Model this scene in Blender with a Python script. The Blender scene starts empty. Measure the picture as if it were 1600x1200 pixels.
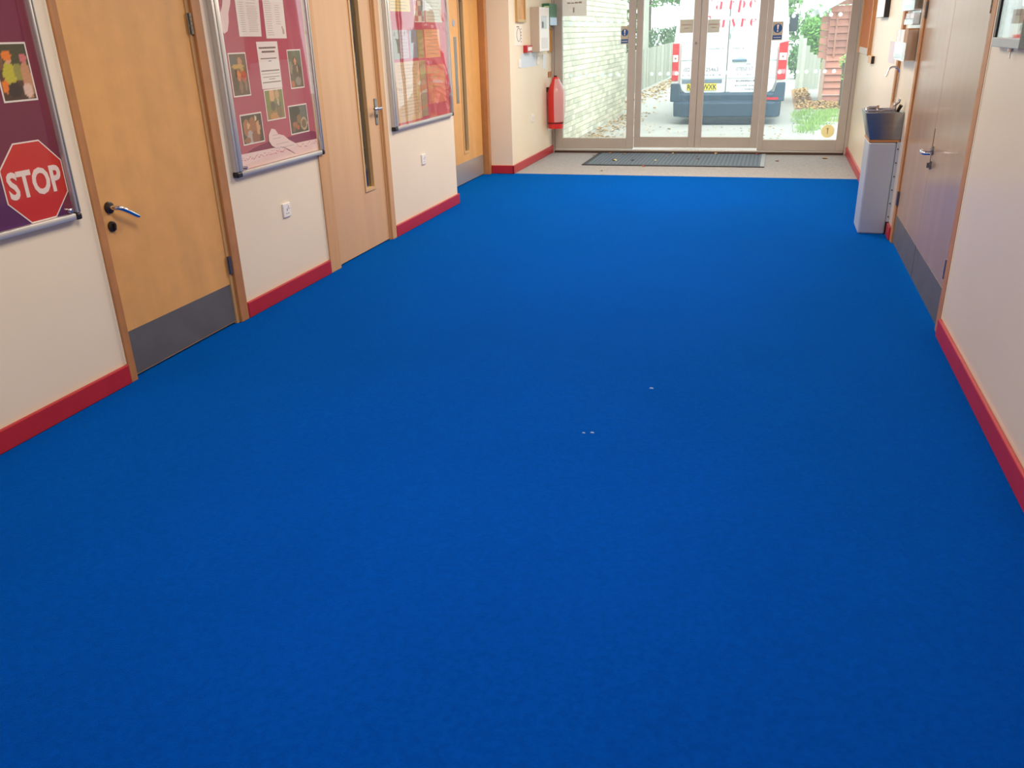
import bpy, bmesh, math, random
from mathutils import Vector, Matrix
random.seed(7)
C = bpy.context.scene.collection
SC = bpy.context.scene

# ------------------------------------------------------------ camera, world, lights, exposure
cd = bpy.data.cameras.new('camera')
cam = bpy.data.objects.new('camera', cd); C.objects.link(cam)
cd.sensor_width = 36.0; cd.lens = 1297.907 / 1600 * 36.0; cd.clip_start = 0.05; cd.clip_end = 300
R0 = (0.95799231, 0.28539081, -0.028334); R1 = (0.08552893, -0.37859903, -0.92160055); R2 = (-0.27374356, 0.88046286, -0.38710413)
cam.matrix_world = Matrix(((R0[0], -R1[0], -R2[0], 0), (R0[1], -R1[1], -R2[1], 0), (R0[2], -R1[2], -R2[2], 1.5), (0, 0, 0, 1)))
SC.camera = cam

W = bpy.data.worlds.new('sky'); SC.world = W; W.use_nodes = True
wn = W.node_tree.nodes; wl = W.node_tree.links
bg = wn['Background']
bg.inputs[0].default_value = (0.90, 0.97, 1.0, 1); bg.inputs[1].default_value = 2.9   # bright even overcast

def lamp(name, kind, loc, rot, energy, color, **kw):
    l = bpy.data.lights.new(name, kind); l.energy = energy; l.color = color
    for k, v in kw.items(): setattr(l, k, v)
    o = bpy.data.objects.new(name, l); C.objects.link(o); o.location = loc; o.rotation_euler = rot
    return o
lamp('sun', 'SUN', (4, 5, 12), (math.radians(30), math.radians(10), 0), 2.0, (1, 0.96, 0.9), angle=math.radians(25))
WARM = (1.0, 0.86, 0.68)
for y, e in ((-1.5, 32), (2.2, 58), (5.6, 72), (8.6, 125)):
    lamp('ceiling_lamp', 'AREA', (-1.0, y, 2.66), (0, 0, 0), e, WARM, shape='RECTANGLE', size=1.2, size_y=0.6)
lamp('room_fill', 'AREA', (-4.6, 6.2, 2.5), (0, 0, 0), 45, (0.9, 0.95, 1.0), shape='RECTANGLE', size=1.0, size_y=1.0)  # added fill light that brightens the unseen room behind the door panes
vs = SC.view_settings
vs.view_transform = 'Standard'; vs.look = 'None'; vs.gamma = 1; vs.use_curve_mapping = False; vs.exposure = 0.0

# ------------------------------------------------------------ helpers
def lin(c):
    c = c / 255.0
    return c / 12.92 if c <= 0.04045 else ((c + 0.055) / 1.055) ** 2.4
def rgb(r, g, b): return (lin(r), lin(g), lin(b), 1)

MATS = {}
def mat(name, col, rough=0.6, metal=0.0, var=0.0, vscale=8.0, stretch=None, bump=0.0, bscale=200.0, spec=0.5, attr=None, rand=0.0, island=0.0, sheen=0.0, sheentint=None, var2=None, v2scale=2.0):
    if name in MATS: return MATS[name]
    m = bpy.data.materials.new(name); m.use_nodes = True
    nt = m.node_tree; N = nt.nodes; L = nt.links; b = N['Principled BSDF']
    b.inputs['Base Color'].default_value = col; b.inputs['Roughness'].default_value = rough
    b.inputs['Metallic'].default_value = metal; b.inputs['Specular IOR Level'].default_value = spec
    if sheen:
        b.inputs['Sheen Weight'].default_value = sheen; b.inputs['Sheen Roughness'].default_value = 0.24
        b.inputs['Sheen Tint'].default_value = sheentint or col
    src = None
    tc = N.new('ShaderNodeTexCoord'); mp = N.new('ShaderNodeMapping'); L.new(tc.outputs['Object'], mp.inputs[0])
    if stretch: mp.inputs['Scale'].default_value = stretch
    if attr:
        a = N.new('ShaderNodeAttribute'); a.attribute_name = attr; src = a.outputs['Color']
    def mixmul(src, fac_out, amt):
        mr = N.new('ShaderNodeMapRange'); mr.inputs['To Min'].default_value = 1 - amt; mr.inputs['To Max'].default_value = 1 + amt
        L.new(fac_out, mr.inputs[0])
        mx = N.new('ShaderNodeVectorMath'); mx.operation = 'SCALE'
        if src is None: mx.inputs[0].default_value = col[:3]
        else: L.new(src, mx.inputs[0])
        L.new(mr.outputs[0], mx.inputs['Scale'])
        return mx.outputs[0]
    if var:
        n = N.new('ShaderNodeTexNoise'); n.inputs['Scale'].default_value = vscale; n.inputs['Detail'].default_value = 5
        L.new(mp.outputs[0], n.inputs[0])
        r = N.new('ShaderNodeMapRange'); r.inputs['From Min'].default_value = 0.3; r.inputs['From Max'].default_value = 0.7
        L.new(n.outputs[0], r.inputs[0])
        src = mixmul(src, r.outputs[0], var)
    if var2:
        n = N.new('ShaderNodeTexNoise'); n.inputs['Scale'].default_value = v2scale; n.inputs['Detail'].default_value = 3
        L.new(tc.outputs['Object'], n.inputs[0])
        r = N.new('ShaderNodeMapRange'); r.inputs['From Min'].default_value = 0.3; r.inputs['From Max'].default_value = 0.7
        L.new(n.outputs[0], r.inputs[0])
        src = mixmul(src, r.outputs[0], var2)
    if rand:
        oi = N.new('ShaderNodeObjectInfo'); src = mixmul(src, oi.outputs['Random'], rand)
    if island:
        g = N.new('ShaderNodeNewGeometry'); src = mixmul(src, g.outputs['Random Per Island'], island)
    if src is not None: L.new(src, b.inputs['Base Color'])
    if bump:
        n = N.new('ShaderNodeTexNoise'); n.inputs['Scale'].default_value = bscale; n.inputs['Detail'].default_value = 3
        L.new(mp.outputs[0], n.inputs[0])
        bp = N.new('ShaderNodeBump'); bp.inputs['Strength'].default_value = bump; bp.inputs['Distance'].default_value = 0.004
        L.new(n.outputs[0], bp.inputs['Height']); L.new(bp.outputs[0], b.inputs['Normal'])
    MATS[name] = m
    return m

def clear(name, tint, haze=0.0, dull=0.0, hazecol=(1, 1, 1, 1), rough=0.02, ior=1.5, bump=0.0, bscale=6.0):
    """thin clear sheet: see-through, mirror gloss by Fresnel, optional haze mixed in"""
    if name in MATS: return MATS[name]
    m = bpy.data.materials.new(name); m.use_nodes = True
    nt = m.node_tree; N = nt.nodes; L = nt.links
    for n in list(N): N.remove(n)
    out = N.new('ShaderNodeOutputMaterial'); tr = N.new('ShaderNodeBsdfTransparent'); gl = N.new('ShaderNodeBsdfGlossy')
    tr.inputs[0].default_value = tint; gl.inputs['Roughness'].default_value = rough; gl.inputs[0].default_value = (1, 1, 1, 1)
    fr = N.new('ShaderNodeFresnel'); fr.inputs[0].default_value = ior
    ge = N.new('ShaderNodeNewGeometry'); im = N.new('ShaderNodeMapRange'); im.inputs['To Min'].default_value = ior; im.inputs['To Max'].default_value = 1 / ior
    L.new(ge.outputs['Backfacing'], im.inputs[0]); L.new(im.outputs[0], fr.inputs[0])   # same gloss from both sides of a thin sheet
    mx = N.new('ShaderNodeMixShader'); L.new(fr.outputs[0], mx.inputs[0]); L.new(tr.outputs[0], mx.inputs[1]); L.new(gl.outputs[0], mx.inputs[2])
    if bump:
        tc = N.new('ShaderNodeTexCoord'); n = N.new('ShaderNodeTexNoise'); n.inputs['Scale'].default_value = bscale; n.inputs['Detail'].default_value = 1
        L.new(tc.outputs['Object'], n.inputs[0])
        bp = N.new('ShaderNodeBump'); bp.inputs['Strength'].default_value = bump; bp.inputs['Distance'].default_value = 0.02
        L.new(n.outputs[0], bp.inputs['Height']); L.new(bp.outputs[0], gl.inputs['Normal'])
    sh = mx.outputs[0]
    if haze:
        df = N.new('ShaderNodeBsdfTranslucent'); df.inputs[0].default_value = hazecol
        m2 = N.new('ShaderNodeMixShader'); m2.inputs[0].default_value = haze
        L.new(sh, m2.inputs[1]); L.new(df.outputs[0], m2.inputs[2]); sh = m2.outputs[0]
    if dull:
        d2 = N.new('ShaderNodeBsdfDiffuse'); d2.inputs[0].default_value = hazecol
        m3 = N.new('ShaderNodeMixShader'); m3.inputs[0].default_value = dull
        L.new(sh, m3.inputs[1]); L.new(d2.outputs[0], m3.inputs[2]); sh = m3.outputs[0]
    L.new(sh, out.inputs[0]); MATS[name] = m
    return m

def backlit(name, col, amount=0.5, rough=0.7):
    """thin paper or frosted film that lets daylight through"""
    if name in MATS: return MATS[name]
    m = mat(name, col, rough=rough); N = m.node_tree.nodes; L = m.node_tree.links
    out = [n for n in N if n.type == 'OUTPUT_MATERIAL'][0]; t = N.new('ShaderNodeBsdfTranslucent'); t.inputs[0].default_value = col
    mx = N.new('ShaderNodeMixShader'); mx.inputs[0].default_value = amount
    L.new(N['Principled BSDF'].outputs[0], mx.inputs[1]); L.new(t.outputs[0], mx.inputs[2]); L.new(mx.outputs[0], out.inputs[0])
    return m
def tag(o, label=None, cat=None, group=None, kind=None):
    if label: o['label'] = label
    if cat: o['category'] = cat
    if group: o['group'] = group
    if kind: o['kind'] = kind
    return o
WORLD = {}
def thing(name, label, cat, loc, group=None, kind=None):
    o = bpy.data.objects.new(name, None); o.empty_display_size = 0.1; C.objects.link(o)
    o.location = loc; WORLD[o.as_pointer()] = Vector(loc)
    return tag(o, label, cat, group, kind)
def put(o, parent=None):
    """link a mesh object whose o.location is in world space; keep it there under its parent"""
    w = Vector(o.location); C.objects.link(o)
    if parent is not None:
        o.parent = parent; o.location = w - WORLD[parent.as_pointer()]
    WORLD[o.as_pointer()] = w
    return o

ident = lambda x, y, z: (x, y, z)
XL, XR = -2.878, 0.918
def LW(s, z, d): return (XL + d, s, z)             # on the left wall: along, up, out from the wall
def RW(s, z, d): return (XR - d, s, z)             # on the right wall
def FW(y0): return lambda s, z, d: (s, y0 - d, z)   # facing the hall at depth y0

class MB:
    def __init__(s, f=ident): s.f = f; s.bm = bmesh.new()
    def v(s, *p): return s.bm.verts.new(s.f(*p))
    def box(s, a0, a1, b0, b1, c0, c1):
        vs = [s.v(a, b, c) for a in (a0, a1) for b in (b0, b1) for c in (c0, c1)]
        for q in ((0, 1, 3, 2), (4, 6, 7, 5), (0, 4, 5, 1), (2, 3, 7, 6), (0, 2, 6, 4), (1, 5, 7, 3)):
            s.bm.faces.new([vs[i] for i in q])
        return s
    def hexa(s, pts):
        vs = [s.v(*p) for p in pts]
        for q in ((0, 1, 2, 3), (4, 7, 6, 5), (0, 4, 5, 1), (1, 5, 6, 2), (2, 6, 7, 3), (3, 7, 4, 0)):
            s.bm.faces.new([vs[i] for i in q])
        return s
    def prism(s, poly, c0, c1, axis=2):
        def p(a, b, c): return (a, b, c) if axis == 2 else ((a, c, b) if axis == 1 else (c, a, b))
        lo = [s.v(*p(a, b, c0)) for a, b in poly]; hi = [s.v(*p(a, b, c1)) for a, b in poly]
        s.bm.faces.new(lo[::-1]); s.bm.faces.new(hi); n = len(poly)
        for i in range(n): s.bm.faces.new([lo[i], lo[(i + 1) % n], hi[(i + 1) % n], hi[i]])
        return s
    def ngon(s, pts):
        s.bm.faces.new([s.v(*p) for p in pts]); return s
    def tube(s, path, r, n=8, cap=True):
        P = [Vector(p) for p in path]; rs = r if isinstance(r, (list, tuple)) else [r] * len(P); rings = []
        for i, p in enumerate(P):
            t = (P[min(i + 1, len(P) - 1)] - P[max(i - 1, 0)]).normalized()
            a = t.orthogonal().normalized() if i == 0 else (a - t * a.dot(t)).normalized()
            b = t.cross(a)
            rings.append([s.v(*(p + (a * math.cos(2 * math.pi * k / n) + b * math.sin(2 * math.pi * k / n)) * rs[i])) for k in range(n)])
        for i in range(len(P) - 1):
            for k in range(n): s.bm.faces.new([rings[i][k], rings[i][(k + 1) % n], rings[i + 1][(k + 1) % n], rings[i + 1][k]])
        if cap: s.bm.faces.new(rings[0][::-1]); s.bm.faces.new(rings[-1])
        return s
    def loft(s, secs, cap=True):
        rings = [[s.v(*p) for p in sec] for sec in secs]; n = len(rings[0])
        for i in range(len(rings) - 1):
            for k in range(n): s.bm.faces.new([rings[i][k], rings[i][(k + 1) % n], rings[i + 1][(k + 1) % n], rings[i + 1][k]])
        if cap: s.bm.faces.new(rings[0][::-1]); s.bm.faces.new(rings[-1])
        return s
    def grid(s, fn, nu, nv):
        vs = [[s.v(*fn(u / nu, v / nv)) for v in range(nv + 1)] for u in range(nu + 1)]
        for u in range(nu):
            for v in range(nv): s.bm.faces.new([vs[u][v], vs[u + 1][v], vs[u + 1][v + 1], vs[u][v + 1]])
        return s
    def build(s, name, m, parent=None, bevel=0.0, seg=2, smooth=False, label=None, kind=None, origin=None, cat=None, group=None):
        bm = s.bm
        bmesh.ops.recalc_face_normals(bm, faces=bm.faces[:])
        if bevel:
            es = [e for e in bm.edges if len(e.link_faces) == 2 and e.calc_face_angle(0) > 0.5]
            bmesh.ops.bevel(bm, geom=es, offset=bevel, segments=seg, affect='EDGES', profile=0.5, clamp_overlap=True)
        if smooth:
            for f in bm.faces: f.smooth = True
            for e in bm.edges:
                if len(e.link_faces) == 2 and e.calc_face_angle(0) > 0.7: e.smooth = False
        if origin is None:
            xs = [v.co for v in bm.verts]
            lo = Vector((min(c[i] for c in xs) for i in range(3))); hi = Vector((max(c[i] for c in xs) for i in range(3)))
            origin = (lo + hi) / 2; 
            if parent is None: origin.z = lo.z
        origin = Vector(origin)
        bmesh.ops.translate(bm, verts=bm.verts[:], vec=-origin)
        me = bpy.data.meshes.new(name); bm.to_mesh(me); bm.free()
        if m: me.materials.append(m)
        o = bpy.data.objects.new(name, me); o.location = origin
        put(o, parent); tag(o, label, cat, group, kind)
        return o
def struct(name, mb, m, label, cat, **k): return mb.build(name, m, label=label, cat=cat, kind='structure', **k)
def dup(o, loc, parent=None):
    c = o.copy(); c.location = loc
    if 'group' in o.keys(): pass
    return put(c, parent)

def text_polys(body, size, f, d, name, m, parent, align='CENTER', bold=0.0, shear=0.0, sx=1.0, thick=0.0008, label=None):
    cu = bpy.data.curves.new('lettering', 'FONT'); cu.body = body; cu.size = size; cu.align_x = align; cu.offset = bold; cu.shear = shear; cu.extrude = thick
    cu.resolution_u = 3
    to = bpy.data.objects.new('lettering', cu)
    me = bpy.data.meshes.new_from_object(to)
    bm = bmesh.new(); bm.from_mesh(me)
    for v in bm.verts: v.co = Vector(f(v.co.x * sx, v.co.y, d + v.co.z))
    bpy.data.objects.remove(to); bpy.data.curves.remove(cu); bpy.data.meshes.remove(me)
    b = MB(); b.bm.free(); b.bm = bm
    return b.build(name, m, parent, label=label)

def raster(name, f, s0, s1, z0, z1, d, fn, parent, nx=20, ny=28):
    """flat print: a sheet whose printed colours are stored per corner"""
    b = MB()
    b.grid(lambda u, v: f(s0 + (s1 - s0) * u, z0 + (z1 - z0) * v, d), nx, ny)
    cols = [fn(i / nx, j / ny) for i in range(nx + 1) for j in range(ny + 1)]
    o = b.build(name, mat('print', (1, 1, 1, 1), rough=0.35, attr='ink'), parent)
    a = o.data.color_attributes.new('ink', 'FLOAT_COLOR', 'POINT')
    for i, c in enumerate(cols): a.data[i].color = rgb(*c)
    return o

# ------------------------------------------------------------ materials
M = dict(
    cream=mat('cream_paint', rgb(232, 219, 196), rough=0.5, var=0.025, vscale=1.5, bump=0.05, bscale=60),
    gloss_cream=mat('satin_cream_paint', rgb(226, 214, 194), rough=0.32, var=0.03, vscale=1.2, bump=0.04, bscale=40),
    red=mat('red_gloss_paint', rgb(176, 40, 48), rough=0.35, var=0.06, vscale=6),
    white=mat('white_ceiling_paint', rgb(240, 238, 232), rough=0.8),
    blue=mat('blue_carpet', (0.0002, 0.060, 0.40, 1), rough=0.95, var=0.10, vscale=55, var2=0.04, v2scale=1.6, bump=0.6, bscale=420, spec=0.02, sheen=1.0, sheentint=(0.0, 0.42, 1, 1)),
    grey=mat('grey_carpet', rgb(156, 155, 156), rough=0.95, var=0.2, vscale=70, bump=0.5, bscale=300, spec=0.05),
    mat=mat('mat_pile', rgb(98, 110, 122), rough=0.9, var=0.12, vscale=40, bump=0.5, bscale=200, spec=0.1),
    rubber=mat('black_rubber', rgb(34, 34, 38), rough=0.7),
    birch=mat('birch_veneer', rgb(218, 164, 98), rough=0.38, var=0.07, vscale=1.0, stretch=(7, 7, 0.7), bump=0.02, bscale=40, var2=0.05, v2scale=9),
    birch2=mat('pale_birch_veneer', rgb(212, 172, 130), rough=0.4, var=0.06, vscale=1.0, stretch=(8, 8, 0.5), bump=0.02, bscale=40),
    birch3=mat('lacquered_birch', rgb(172, 146, 122), rough=0.22, var=0.05, vscale=1.0, stretch=(8, 8, 0.5), bump=0.02, bscale=30),
    pine=mat('varnished_pine', rgb(176, 122, 74), rough=0.4, var=0.14, vscale=1.2, stretch=(16, 16, 1.0), var2=0.08, v2scale=14),
    pine2=mat('pale_pine', rgb(205, 160, 112), rough=0.4, var=0.08, vscale=1.2, stretch=(16, 16, 1.0)),
    bead=mat('bead_wood', rgb(210, 170, 118), rough=0.4, var=0.06, stretch=(14, 14, 2)),
    edge=mat('cream_paint_edge', rgb(246, 240, 222), rough=0.5),
    kick=mat('brushed_aluminium_plate', rgb(112, 110, 108), rough=0.45, metal=0.35, var=0.10, vscale=6, stretch=(1, 1, 1)),
    steel=mat('stainless_steel', rgb(150, 152, 152), rough=0.28, metal=0.95, var=0.05, vscale=3, stretch=(1, 1, 18)),
    steel2=mat('bright_steel_panel', rgb(190, 198, 206), rough=0.45, metal=0.5, var=0.03, vscale=3),
    chrome=mat('chrome', rgb(225, 225, 228), rough=0.14, metal=1.0),
    alu=mat('anodised_aluminium', rgb(205, 203, 198), rough=0.36, metal=0.55),
    doorfr=mat('bronze_grey_aluminium', rgb(178, 170, 163), rough=0.45, metal=0.1, var=0.03),
    black=mat('black_plastic', rgb(26, 24, 26), rough=0.4),
    dark=mat('dark_metal', rgb(58, 50, 46), rough=0.35, metal=0.6),
    plast=mat('white_plastic', rgb(238, 236, 232), rough=0.3),
    paper=mat('white_paper', rgb(240, 234, 224), rough=0.7),
    ink=mat('grey_print', rgb(120, 110, 105), rough=0.7),
    magenta=mat('magenta_felt', rgb(184, 90, 106), rough=0.95, var=0.05, vscale=4, bump=0.1),  # felt colour paled to take in the reflection on its clear cover
    purple=mat('purple_felt', rgb(118, 40, 72), rough=0.95, var=0.08, vscale=3),
    plum=mat('plum_paper', rgb(88, 30, 92), rough=0.8),
    wine=mat('deep_magenta_paper', rgb(132, 20, 78), rough=0.7),
    crimson=mat('crimson_felt', rgb(188, 58, 80), rough=0.95, var=0.05, vscale=4),
    stopred=mat('stop_red', rgb(205, 36, 34), rough=0.5),
    perspex=clear('perspex_sheet', (0.97, 0.97, 0.97, 1), haze=0.0, bump=0.02, bscale=3, ior=1.7),
    perspex2=clear('creased_perspex_sheet', (0.97, 0.97, 0.97, 1), haze=0.02, bump=0.06, bscale=4, ior=1.95),
    glass=clear('door_glass', (0.93, 0.97, 0.96, 1), haze=0.055, hazecol=(0.80, 0.97, 1, 1)),  # bluish veil mixed in to paint the flare over the doors
    dglass=clear('vision_glass', (0.8, 0.83, 0.82, 1)),
)

# ------------------------------------------------------------ setting: floors, walls, ceiling
struct('floor', MB().box(-2.95, 1.1, -4.2, 9.53, -0.12, 0.0).box(-3.4, -2.95, 7.4, 9.53, -0.12, 0.0), M['blue'], 'bright blue carpet covering the whole hall floor', 'carpet')
struct('floor', MB().box(-3.4, 1.1, 9.53, 11.62, -0.12, -0.001), M['grey'], 'grey entrance carpet strip in front of the glass doors', 'carpet')
struct('ceiling', MB().box(-3.4, 1.1, -4.4, 11.62, 2.7, 2.85), M['white'], 'white ceiling above the hall', 'ceiling')
b = MB()
T = XL - 0.14
for y0, y1 in ((-4.2, 3.022), (4.03, 5.055), (6.175, 7.66)): b.box(T, XL, y0, y1, 0, 2.7)
for y0, y1 in ((3.022, 4.03), (5.055, 6.175)): b.box(T, XL, y0, y1, 2.06, 2.7)
b.box(-3.36, T, 7.52, 7.66, 0, 2.7)
b.box(-3.36, -3.215, 7.66, 8.24, 0, 2.7).box(-3.36, -3.215, 8.24, 9.52, 2.06, 2.7)
b.box(-3.36, -2.868, 9.52, 11.62, 0, 2.7)
struct('wall_left', b, M['cream'], 'cream painted wall along the left side with doors and noticeboards', 'wall')
b = MB()
for y0, y1 in ((-4.2, 4.515), (6.70, 11.62)): b.box(XR, XR + 0.15, y0, y1, 0, 2.7)
b.box(XR, XR + 0.15, 4.515, 6.70, 2.06, 2.7)
struct('wall_right', b, M['gloss_cream'], 'satin cream painted wall along the right side', 'wall')
struct('wall_back', MB().box(-3.05, 1.07, -4.36, -4.2, 0, 2.7), M['cream'], 'cream wall closing the hall behind the viewer', 'wall')
struct('wall_far', MB().box(-2.868, XR, 11.43, 11.6, 2.28, 2.7), M['cream'], 'cream wall strip above the glass entrance doors', 'wall')
# dim room behind the vision panels
b = MB(); b.box(-7.0, -6.85, 3.0, 9.8, -0.1, 2.7).box(-6.85, -3.37, 3.0, 3.1, -0.1, 2.7).box(-6.85, -3.37, 9.7, 9.8, -0.1, 2.7).box(-7, -3.40, 3.0, 9.8, 2.7, 2.8)
b.box(-3.37, -3.3, 3.0, 4.9, 0, 2.7)
struct('wall_room', b, mat('room_paint', rgb(150, 138, 122), rough=0.7), 'walls of the dim room behind the door vision panels', 'wall')
struct('floor', MB().box(-6.85, -2.95, 3.1, 7.4, -0.1, -0.002).box(-6.85, -3.36, 7.4, 9.7, -0.1, -0.002), M['blue'], 'blue carpet of the dim room seen through the narrow door panes', 'carpet')

def base(f, s0, s1, name, label, h=0.096, t=0.018):
    struct(name, MB(f).box(s0, s1, 0, h, 0, t), M['red'], label, 'baseboard', bevel=0.006)
base(LW, -4.2, 3.02, 'baseboard_left', 'red gloss skirting below the stop sign board')
base(LW, 4.032, 5.05, 'baseboard_left', 'short red skirting between the first and second left doors')
base(LW, 6.177, 7.678, 'baseboard_left', 'red skirting below the third noticeboard up to the wall corner')
base(lambda s, z, d: (s, 7.66 + d, z), -3.2, -2.862, 'baseboard_left', 'red skirting returning round the left wall corner')
base(FW(9.52), -3.125, -2.85, 'baseboard_left', 'short red skirting on the wall end beside the third left door')
base(lambda s, z, d: (-2.868 + d, s, z), 9.502, 11.43, 'baseboard_left', 'red skirting of the lobby wall below the fire extinguisher')
base(RW, -4.2, 4.512, 'baseboard_right', 'red skirting along the near right wall')
base(RW, 7.30, 11.43, 'baseboard_right', 'red skirting beyond the wash basin')
base(RW, 6.71, 6.885, 'baseboard_right', 'short scrap of red skirting between basin pedestal and double doors')
struct('trim_1', MB(RW).box(7.53, 7.63, 0.0, 2.7, 0, 0.022), M['pine'], 'vertical pine trim on the right wall behind the tap', 'trim', bevel=0.004)
# carpet joint bar
struct('trim_2', MB().box(-2.85, 0.9, 9.522, 9.536, 0, 0.003), mat('joint_bar', rgb(60, 110, 170), rough=0.6), 'thin joint bar where blue carpet meets the grey lobby carpet', 'trim')

# ------------------------------------------------------------ doors
def lever(f, s, z, d, direction, parent, rose_mat, droop=0.0, plate=None, length=0.12, name='handle'):
    if plate:
        MB(f).box(s - 0.021, s + 0.021, plate[0], plate[1], d, d + 0.008).build('handle_plate', M['steel'], parent, bevel=0.003)
        MB(f).box(s - 0.007, s + 0.007, plate[0] + 0.05, plate[0] + 0.075, d + 0.008, d + 0.011).build('keyhole', M['black'], parent)
    else:
        MB(f).tube([(s, z, d), (s, z, d + 0.010), (s, z, d + 0.013)], [0.027, 0.027, 0.022], 20).build('handle_rose', rose_mat, parent, smooth=True)
    p = [(s, z, d + 0.008), (s, z, d + 0.042), (s + direction * 0.006, z, d + 0.052), (s + direction * 0.02, z - droop * 0.1, d + 0.056),
         (s + direction * length * 0.5, z - droop * 0.45, d + 0.056), (s + direction * length * 0.8, z - droop * 0.8, d + 0.054), (s + direction * length, z - droop, d + 0.052)]
    MB(f).tube(p, [0.0105, 0.0105, 0.0112, 0.0115, 0.0112, 0.0108, 0.009], 12).build(name, M['chrome'], parent, smooth=True)
def hinge(f, s, z, d, parent):
    b = MB(f)
    for k in range(5): b.tube([(s, z - 0.05 + k * 0.0202, d), (s, z - 0.05 + k * 0.0202 + 0.0185, d)], 0.0075, 10)
    b.box(s - 0.018, s + 0.006, z - 0.05, z + 0.05, d - 0.006, d - 0.004)
    b.build('hinge', M['steel'], parent)
def frame_posts(f, parent, a, m, d0=-0.09, d1=0.014, top=2.02):
    """a = (outer0, inner0, inner1, outer1)"""
    MB(f).box(a[0], a[1], 0, top, d0, d1).build('door_post', m, parent, bevel=0.003)
    MB(f).box(a[2], a[3], 0, top, d0, d1).build('door_post', m, parent, bevel=0.003)
    MB(f).box(a[0], a[3], top, top + 0.05, d0, d1).build('door_head', m, parent, bevel=0.003)

# door 1: plain birch leaf
D = thing('door_1', 'birch door with dark round rose, chrome lever and grey kick plate, nearest on the left', 'door', (XL, 3.53, 0), kind='structure')
frame_posts(LW, D, (3.022, 3.066, 3.955, 4.03), M['pine'])
MB(LW).box(3.935, 3.955, 0, 2.02, -0.09, -0.004).build('door_stop', M['bead'], D)
lf = MB(LW).box(3.068, 3.933, 0.012, 2.015, -0.055, -0.012).build('door_leaf', M['birch'], D, bevel=0.002)
MB(LW).box(3.072, 3.930, 0.018, 0.235, -0.012, -0.010).build('kick_plate', M['kick'], lf)
lever(LW, 3.137, 0.822, -0.012, 1, lf, M['dark'], droop=0.062, length=0.122)
b = MB(LW).tube([(3.131, 0.737, -0.012), (3.131, 0.737, -0.003), (3.131, 0.737, 0.0)], [0.024, 0.024, 0.019], 20)
b.box(3.127, 3.135, 0.722, 0.752, 0.0, 0.012); b.build('thumb_turn', M['dark'], lf, smooth=True)
for z in (0.345, 1.60): hinge(LW, 3.944, z, 0.004, lf)
MB(LW).box(3.016, 3.0225, 0.096, 2.06, 0.0, 0.004).build('paint_edge', M['edge'], D)

# door 2: leaf with a narrow vision panel
def vision_leaf(f, y0, y1, p0, p1, zb, zt, d0, d1, m, parent, b0):
    b = MB(f)
    b.box(y0, p0, 0.010, 2.015, d0, d1).box(p1, y1, 0.010, 2.015, d0, d1).box(p0, p1, 0.010, zb, d0, d1).box(p0, p1, zt, 2.015, d0, d1)
    lf = b.build('door_leaf', m, parent)
    g = MB(f)
    g.box(p0, p0 + b0, zb, zt, d0, d1 + 0.008).box(p1 - b0, p1, zb, zt, d0, d1 + 0.008).box(p0 + b0, p1 - b0, zb, zb + b0, d0, d1 + 0.008).box(p0 + b0, p1 - b0, zt - b0, zt, d0, d1 + 0.008)
    g.build('glazing_bead', M['bead'], lf)
    MB(f).box(p0 + b0, p1 - b0, zb + b0, zt - b0, (d0 + d1) / 2 - 0.003, (d0 + d1) / 2 + 0.003).build('vision_panel', M['dglass'], lf)
    return lf
D = thing('door_2', 'pale birch door with a narrow vision panel and lever on a long steel plate', 'door', (XL, 5.6, 0), kind='structure')
frame_posts(LW, D, (5.055, 5.20, 6.10, 6.175), M['pine2'])
lf = vision_leaf(LW, 5.204, 6.085, 5.735, 5.905, 0.44, 1.86, -0.056, -0.014, M['birch2'], D, 0.022)
MB(LW).box(6.086, 6.10, 0, 2.02, -0.09, -0.006).build('door_stop', M['pine2'], D)
lever(LW, 6.035, 1.022, -0.014, -1, lf, None, plate=(0.90, 1.09), length=0.125)
for z in (0.24, 1.78): hinge(LW, 5.202, z, 0.0, lf)
MB(LW).box(5.048, 5.0555, 0.096, 2.06, 0.0, 0.004).build('paint_edge', M['edge'], D)

# door 3: in the recess
F3 = lambda s, z, d: (-3.2 + d, s, z)
D = thing('door_3', 'birch door with vision panel and steel kick plate set back in the far left recess', 'door', (-3.2, 9.0, 0), kind='structure')
frame_posts(F3, D, (8.24, 8.32, 9.435, 9.518), M['pine'], d0=-0.1, d1=0.074)
lf = vision_leaf(F3, 8.324, 9.432, 8.795, 8.965, 0.315, 1.87, -0.044, 0.0, M['birch'], D, 0.022)
MB(F3).box(8.34, 9.428, 0.014, 0.232, 0.0, 0.002).build('kick_plate', mat('pale_brushed_plate', rgb(180, 174, 166), rough=0.35, metal=0.5), lf)
MB(F3).box(8.64, 8.72, 0.85, 1.50, 0.0, 0.002).build('push_plate', M['steel'], lf)
MB(F3).tube([(8.66, 1.63, 0.0), (8.66, 1.63, 0.003)], 0.034, 20).build('door_disc', mat('pale_blue_plastic', rgb(150, 170, 200)), lf)

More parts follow.
